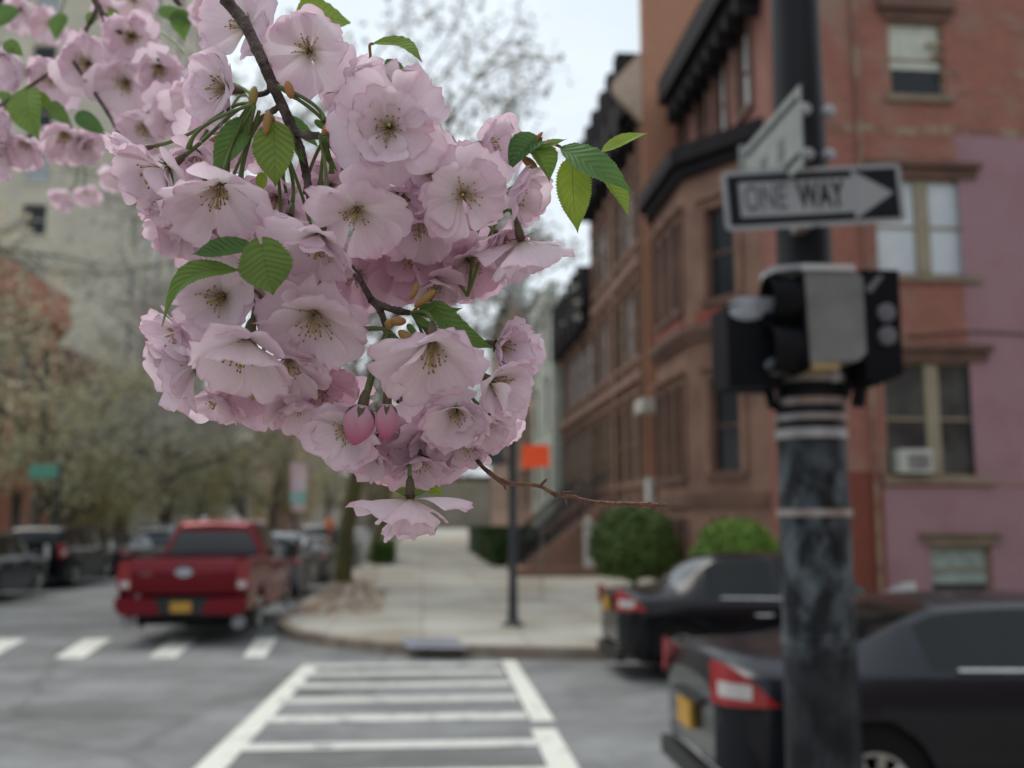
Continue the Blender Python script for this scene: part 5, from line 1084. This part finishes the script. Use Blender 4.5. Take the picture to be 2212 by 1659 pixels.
# two deep pink buds
for bx_, by_, tx_, ty_, w_, sp_ in ((788, 858, 764, 962, 68, (838, 715, .525)), (838, 858, 832, 950, 50, (846, 720, .528))):
    a, b = pt(bx_, by_, .508), pt(tx_, ty_, .508); ax = (b - a).normalized(); L = (b - a).length; r_ = w_ * .508 / FP / 2; e1 = ax.orthogonal().normalized(); e2 = ax.cross(e1)
    q = MB(); nn_ = 48; P = []; CC = []
    for j in range(21):
        t_ = j / 20; s_ = max(.01, math.sin(math.pi * min(1, (t_ * .93 + .07)) ** .92)) ** .62
        for k in range(nn_):
            an = 6.2832 * k / nn_; w3 = ((an + t_ * 1.5) * 5 / 6.2832) % 1; rr = r_ * s_ * (.93 + .11 * w3 ** .6 * min(1, t_ * 4) * (1 - t_ ** 6)); P.append(a + ax * (L * .16 + L * .84 * t_) + (e1 * math.cos(an) + e2 * math.sin(an)) * rr)
            sm = 1 if (w3 < .04 or w3 > .96) else 0; CC.append((.5 + .3 * t_, w3, 0, min(1, .42 + .58 * t_ ** 1.4)))
    q.add(P, [(j * nn_ + k, j * nn_ + (k + 1) % nn_, (j + 1) * nn_ + (k + 1) % nn_, (j + 1) * nn_ + k) for j in range(20) for k in range(nn_)], CC)
    bu = q.build('flower_bud', BM, cb_, smooth=True, colattr=True); q = MB(); q.tube([a - ax * L * .14, a, a + ax * L * .12, a + ax * L * .24], [r_ * .2, r_ * .34, r_ * .36, r_ * .42], 12)
    for k in range(5):
        an = 6.2832 * k / 5 + .5; rd = e1 * math.cos(an) + e2 * math.sin(an); td = -e1 * math.sin(an) + e2 * math.cos(an)
        q.add([a + ax * L * .18 + rd * r_ * .44 - td * r_ * .24, a + ax * L * .18 + rd * r_ * .44 + td * r_ * .24, a + ax * L * .27 + rd * r_ * .80 + td * r_ * .22, a + ax * L * .27 + rd * r_ * .80 - td * r_ * .22, a + ax * L * .42 + rd * r_ * 1.03], [(0, 1, 2, 3), (3, 2, 4)])
    q.build('calyx', caly, bu, smooth=True)
LV = [((592, 262, .515), (596, 406, .512), 92, (0, .1, 1), .45, 12, .03, 0), ((535, 255, .525), (458, 375, .52), 66, (.3, .2, 1), .15, 20, .05, 0), ((806, 95, .535), (912, 134, .53), 62, (0, .8, .6), .45, 25, .05, -.18),
 ((836, 128, .505), (890, 220, .505), 54, (.4, .2, .9), .05, 35, .0, .06), ((1168, 300, .53), (1098, 372, .525), 74, (.1, .45, .9), .0, 40, .05, .1), ((1140, 318, .53), (1187, 396, .525), 84, (.2, .5, .8), .35, 45, 0, -.1),
 ((1212, 318, .53), (1370, 418, .52), 92, (.25, .55, .8), .08, 18, .10, .12), ((1238, 338, .535), (1248, 504, .53), 84, (.1, .1, 1), .72, 24, .0, .03), ((1305, 385, .54), (1358, 466, .535), 62, (.5, .1, .8), .6, 40, 0, .0), ((1300, 328, .55), (1402, 287, .56), 34, (0, .6, .7), .75, 15, .06, .0),
 ((548, 535, .490), (413, 549, .492), 62, (.1, .5, .8), .06, 30, .08, -.08), ((566, 535, .476), (590, 638, .476), 118, (.05, .25, 1), .30, 10, .03, .0), ((512, 584, .486), (350, 706, .488), 64, (-.2, .4, .8), .3, 24, .05, .28), ((935, 652, .53), (1068, 752, .535), 62, (.2, .3, .9), .22, 18, .04, .16),
 ((565, 372, .54), (566, 415, .54), 26, (0, 0, 1), .7, 10, 0, 0), ((905, 680, .53), (1000, 665, .54), 30, (0, .4, .8), .3, 20, 0, .05), ((1150, 325, .531), (1225, 300, .53), 34, (.1, .7, .6), .5, 20, .0, .05), ((925, 1050, .56), (850, 1062, .56), 40, (0, .3, .9), .35, 20, 0, 0), ((905, 1035, .56), (960, 1070, .56), 34, (0, .3, .9), .6, 20, 0, 0), ((700, 262, .52), (745, 300, .53), 30, (0, .3, .9), .1, 30, 0, 0), ((610, 250, .53), (690, 320, .53), 40, (.2, .3, .9), .1, 30, 0, 0)]
sps = [(578, 250, .518), (550, 228, .516), (800, 140, .545), None, (1140, 318, .53), None, (1150, 322, .531), (1225, 330, .53), (1225, 330, .53), (1225, 330, .53), (566, 520, .52), None, (540, 600, .53), (890, 676, .53)] + [None] * 9
for i, (b_, t_, w_, nr_, li_, fo_, cu_, be_) in enumerate(LV): leaf(cb_, b_, t_, w_, nr_, li_, fo_, cu_, be_, seed=i, spur=sps[i], heart=.22 if i == 11 else .0)
for k, (x, y, an, L_) in enumerate([(905, 668, -20, 46), (900, 690, 20, 50), (880, 700, 50, 44), (850, 720, 75, 50), (835, 735, 100, 44), (865, 740, 60, 40), (920, 650, -50, 40), (640, 300, 70, 60), (700, 320, 60, 60), (680, 260, 30, 50)]):
    a = R(an); leaf(cb_, (x, y, .524), (x + math.cos(a) * L_, y + math.sin(a) * L_, .52), 20, (.2 * (k % 3), .3, .9), .15, 35, 0, .08, seed=50 + k)
# second branch, farther back and blurred, at the upper left
c2 = empty('cherry_branch', pt(220, -10, .85), 'softly blurred cherry branch with pale pink blossoms hanging at the upper left', 'cherry branch')
q = MB(); k8 = .85 / FP / 2
twig(q, [(360, -60, .82), (380, 0, .85), (390, 10, .86)], [x * k8 for x in (12, 12, 8)], 12); twig(q, [(180, -60, .85), (212, 15, .85), (238, 50, .85), (262, 72, .85)], [x * k8 for x in (16, 14, 12, 8)], 13)
twig(q, [(212, 15, .85), (150, 120, .88), (60, 190, .9), (-20, 240, .9)], [x * k8 for x in (10, 9, 8, 7)], 14); twig(q, [(150, 120, .88), (230, 240, .84), (260, 300, .8)], [x * k8 for x in (8, 8, 6)], 15); twig(q, [(-80, 100, .9), (0, 118, .9), (30, 105, .9)], [x * k8 for x in (9, 9, 6)], 16)
q.build('bough', cbark, c2, smooth=True)
B2 = [(285, 78, 170, .80, (.2, -.45, .85), 'cup', (238, 50, .85), .12), (192, 138, 160, .82, (.1, -.3, .95), 'cup', (150, 120, .88), .1), (275, 178, 165, .80, (0, -.55, .85), 'cup', (230, 240, .84), .12), (65, 150, 150, .85, (-.6, -.2, .6), 'cup', (60, 190, .9), .05),
 (125, 165, 150, .86, (-.1, -.6, .75), 'cup', (150, 120, .88), .1), (345, 140, 150, .76, (.2, -.6, .75), 'bell', (262, 72, .85), .12), (375, 235, 165, .74, (.1, -.6, .8), 'full', (262, 72, .85), .12), (420, 200, 150, .7, (.2, -.6, .8), 'cup', (262, 72, .85), .1), (320, 268, 150, .76, (-.1, -.7, .6), 'cup', (260, 300, .8), .12),
 (22, 245, 150, .88, (-.4, -.6, .6), 'cup', (-20, 240, .9), .08), (60, 300, 140, .9, (-.1, -.7, .6), 'bell', (30, 260, .9), .12), (140, 285, 145, .88, (.2, -.8, .4), 'cup', (130, 220, .88), .1), (175, 300, 120, .88, (.6, -.5, .5), 'cup', (130, 220, .88), .08), (10, 320, 130, .9, (-.3, -.7, .6), 'cup', (0, 240, .9), .1),
 (110, 50, 95, 1.25, (0, -.5, .8), 'cup', (150, -30, 1.2), .2), (45, 20, 100, 1.25, (.1, -.5, .8), 'cup', (90, -40, 1.2), .15), (450, 5, 120, .8, (.3, -.6, .8), 'cup', (400, -30, .8), .1), (290, 0, 110, 1.1, (.2, -.5, .8), 'full', (300, -60, 1.1), .15), (145, 420, 75, 1.5, (-.2, -.7, .6), 'cup', (140, 300, 1.4), .15), (185, 415, 70, 1.5, (.3, -.7, .6), 'cup', (180, 320, 1.4), .15), (250, 375, 80, 1.4, (0, -.7, .6), 'cup', (250, 300, 1.3), .12), (330, 350, 110, 1.1, (.1, -.6, .7), 'full', (300, 260, 1.0), .12), (240, 20, 90, 1.2, (.1, -.5, .8), 'cup', (250, -40, 1.2), .18)]
B2 = [(x, y, dia * .96, d * 1.08, f, 'bell' if k % 3 == 0 else kd, (spr[0], spr[1], spr[2] * 1.08), ti - .09) for k, (x, y, dia, d, f, kd, spr, ti) in enumerate(B2)]
for i, (x, y, dia, d, f, kd, spr, ti) in enumerate(B2): blossom(c2, x, y, dia, d, f, kd, spr, ti, seed=200 + i, far=d > 1.08, no=5, nm=4, ni=0)
for i, (b_, t_, w_, nr_, li_, fo_) in enumerate([((60, 190, .88), (85, 305, .86), 80, (0, .1, 1), .4, 20), ((10, 90, .9), (52, 122, .9), 36, (0, .4, .8), .2, 20), ((165, 245, .86), (232, 292, .86), 44, (.1, .3, .9), .05, 25), ((390, 20, .9), (400, 90, .9), 50, (.2, .1, .9), .2, 30), ((340, 20, .9), (430, 55, .9), 40, (0, .4, .8), .2, 20), ((250, 20, .88), (235, 80, .88), 34, (0, .2, 1), .4, 15), ((20, 200, 1.0), (-10, 260, 1.0), 50, (0, .2, 1), .15, 15), ((40, 20, 1.1), (-10, 60, 1.1), 50, (0, .2, 1), .1, 20), ((110, 220, .87), (150, 270, .87), 36, (0, .2, 1), .2, 20), ((140, 30, 1.2), (120, 90, 1.2), 40, (0, .2, 1), .15, 20), ((640, 30, .60), (757, 50, .62), 100, (.1, .5, .9), .6, 20), ((210, 30, .87), (190, 60, .87), 30, (0, .2, 1), .3, 20), ((470, 180, .66), (560, 210, .66), 30, (0, .2, 1), .2, 20), ((80, 200, .88), (120, 240, .88), 30, (0, .2, 1), .5, 20)]):
    leaf(c2, b_, t_, w_, nr_, li_, fo_, .04, .05, seed=80 + i)
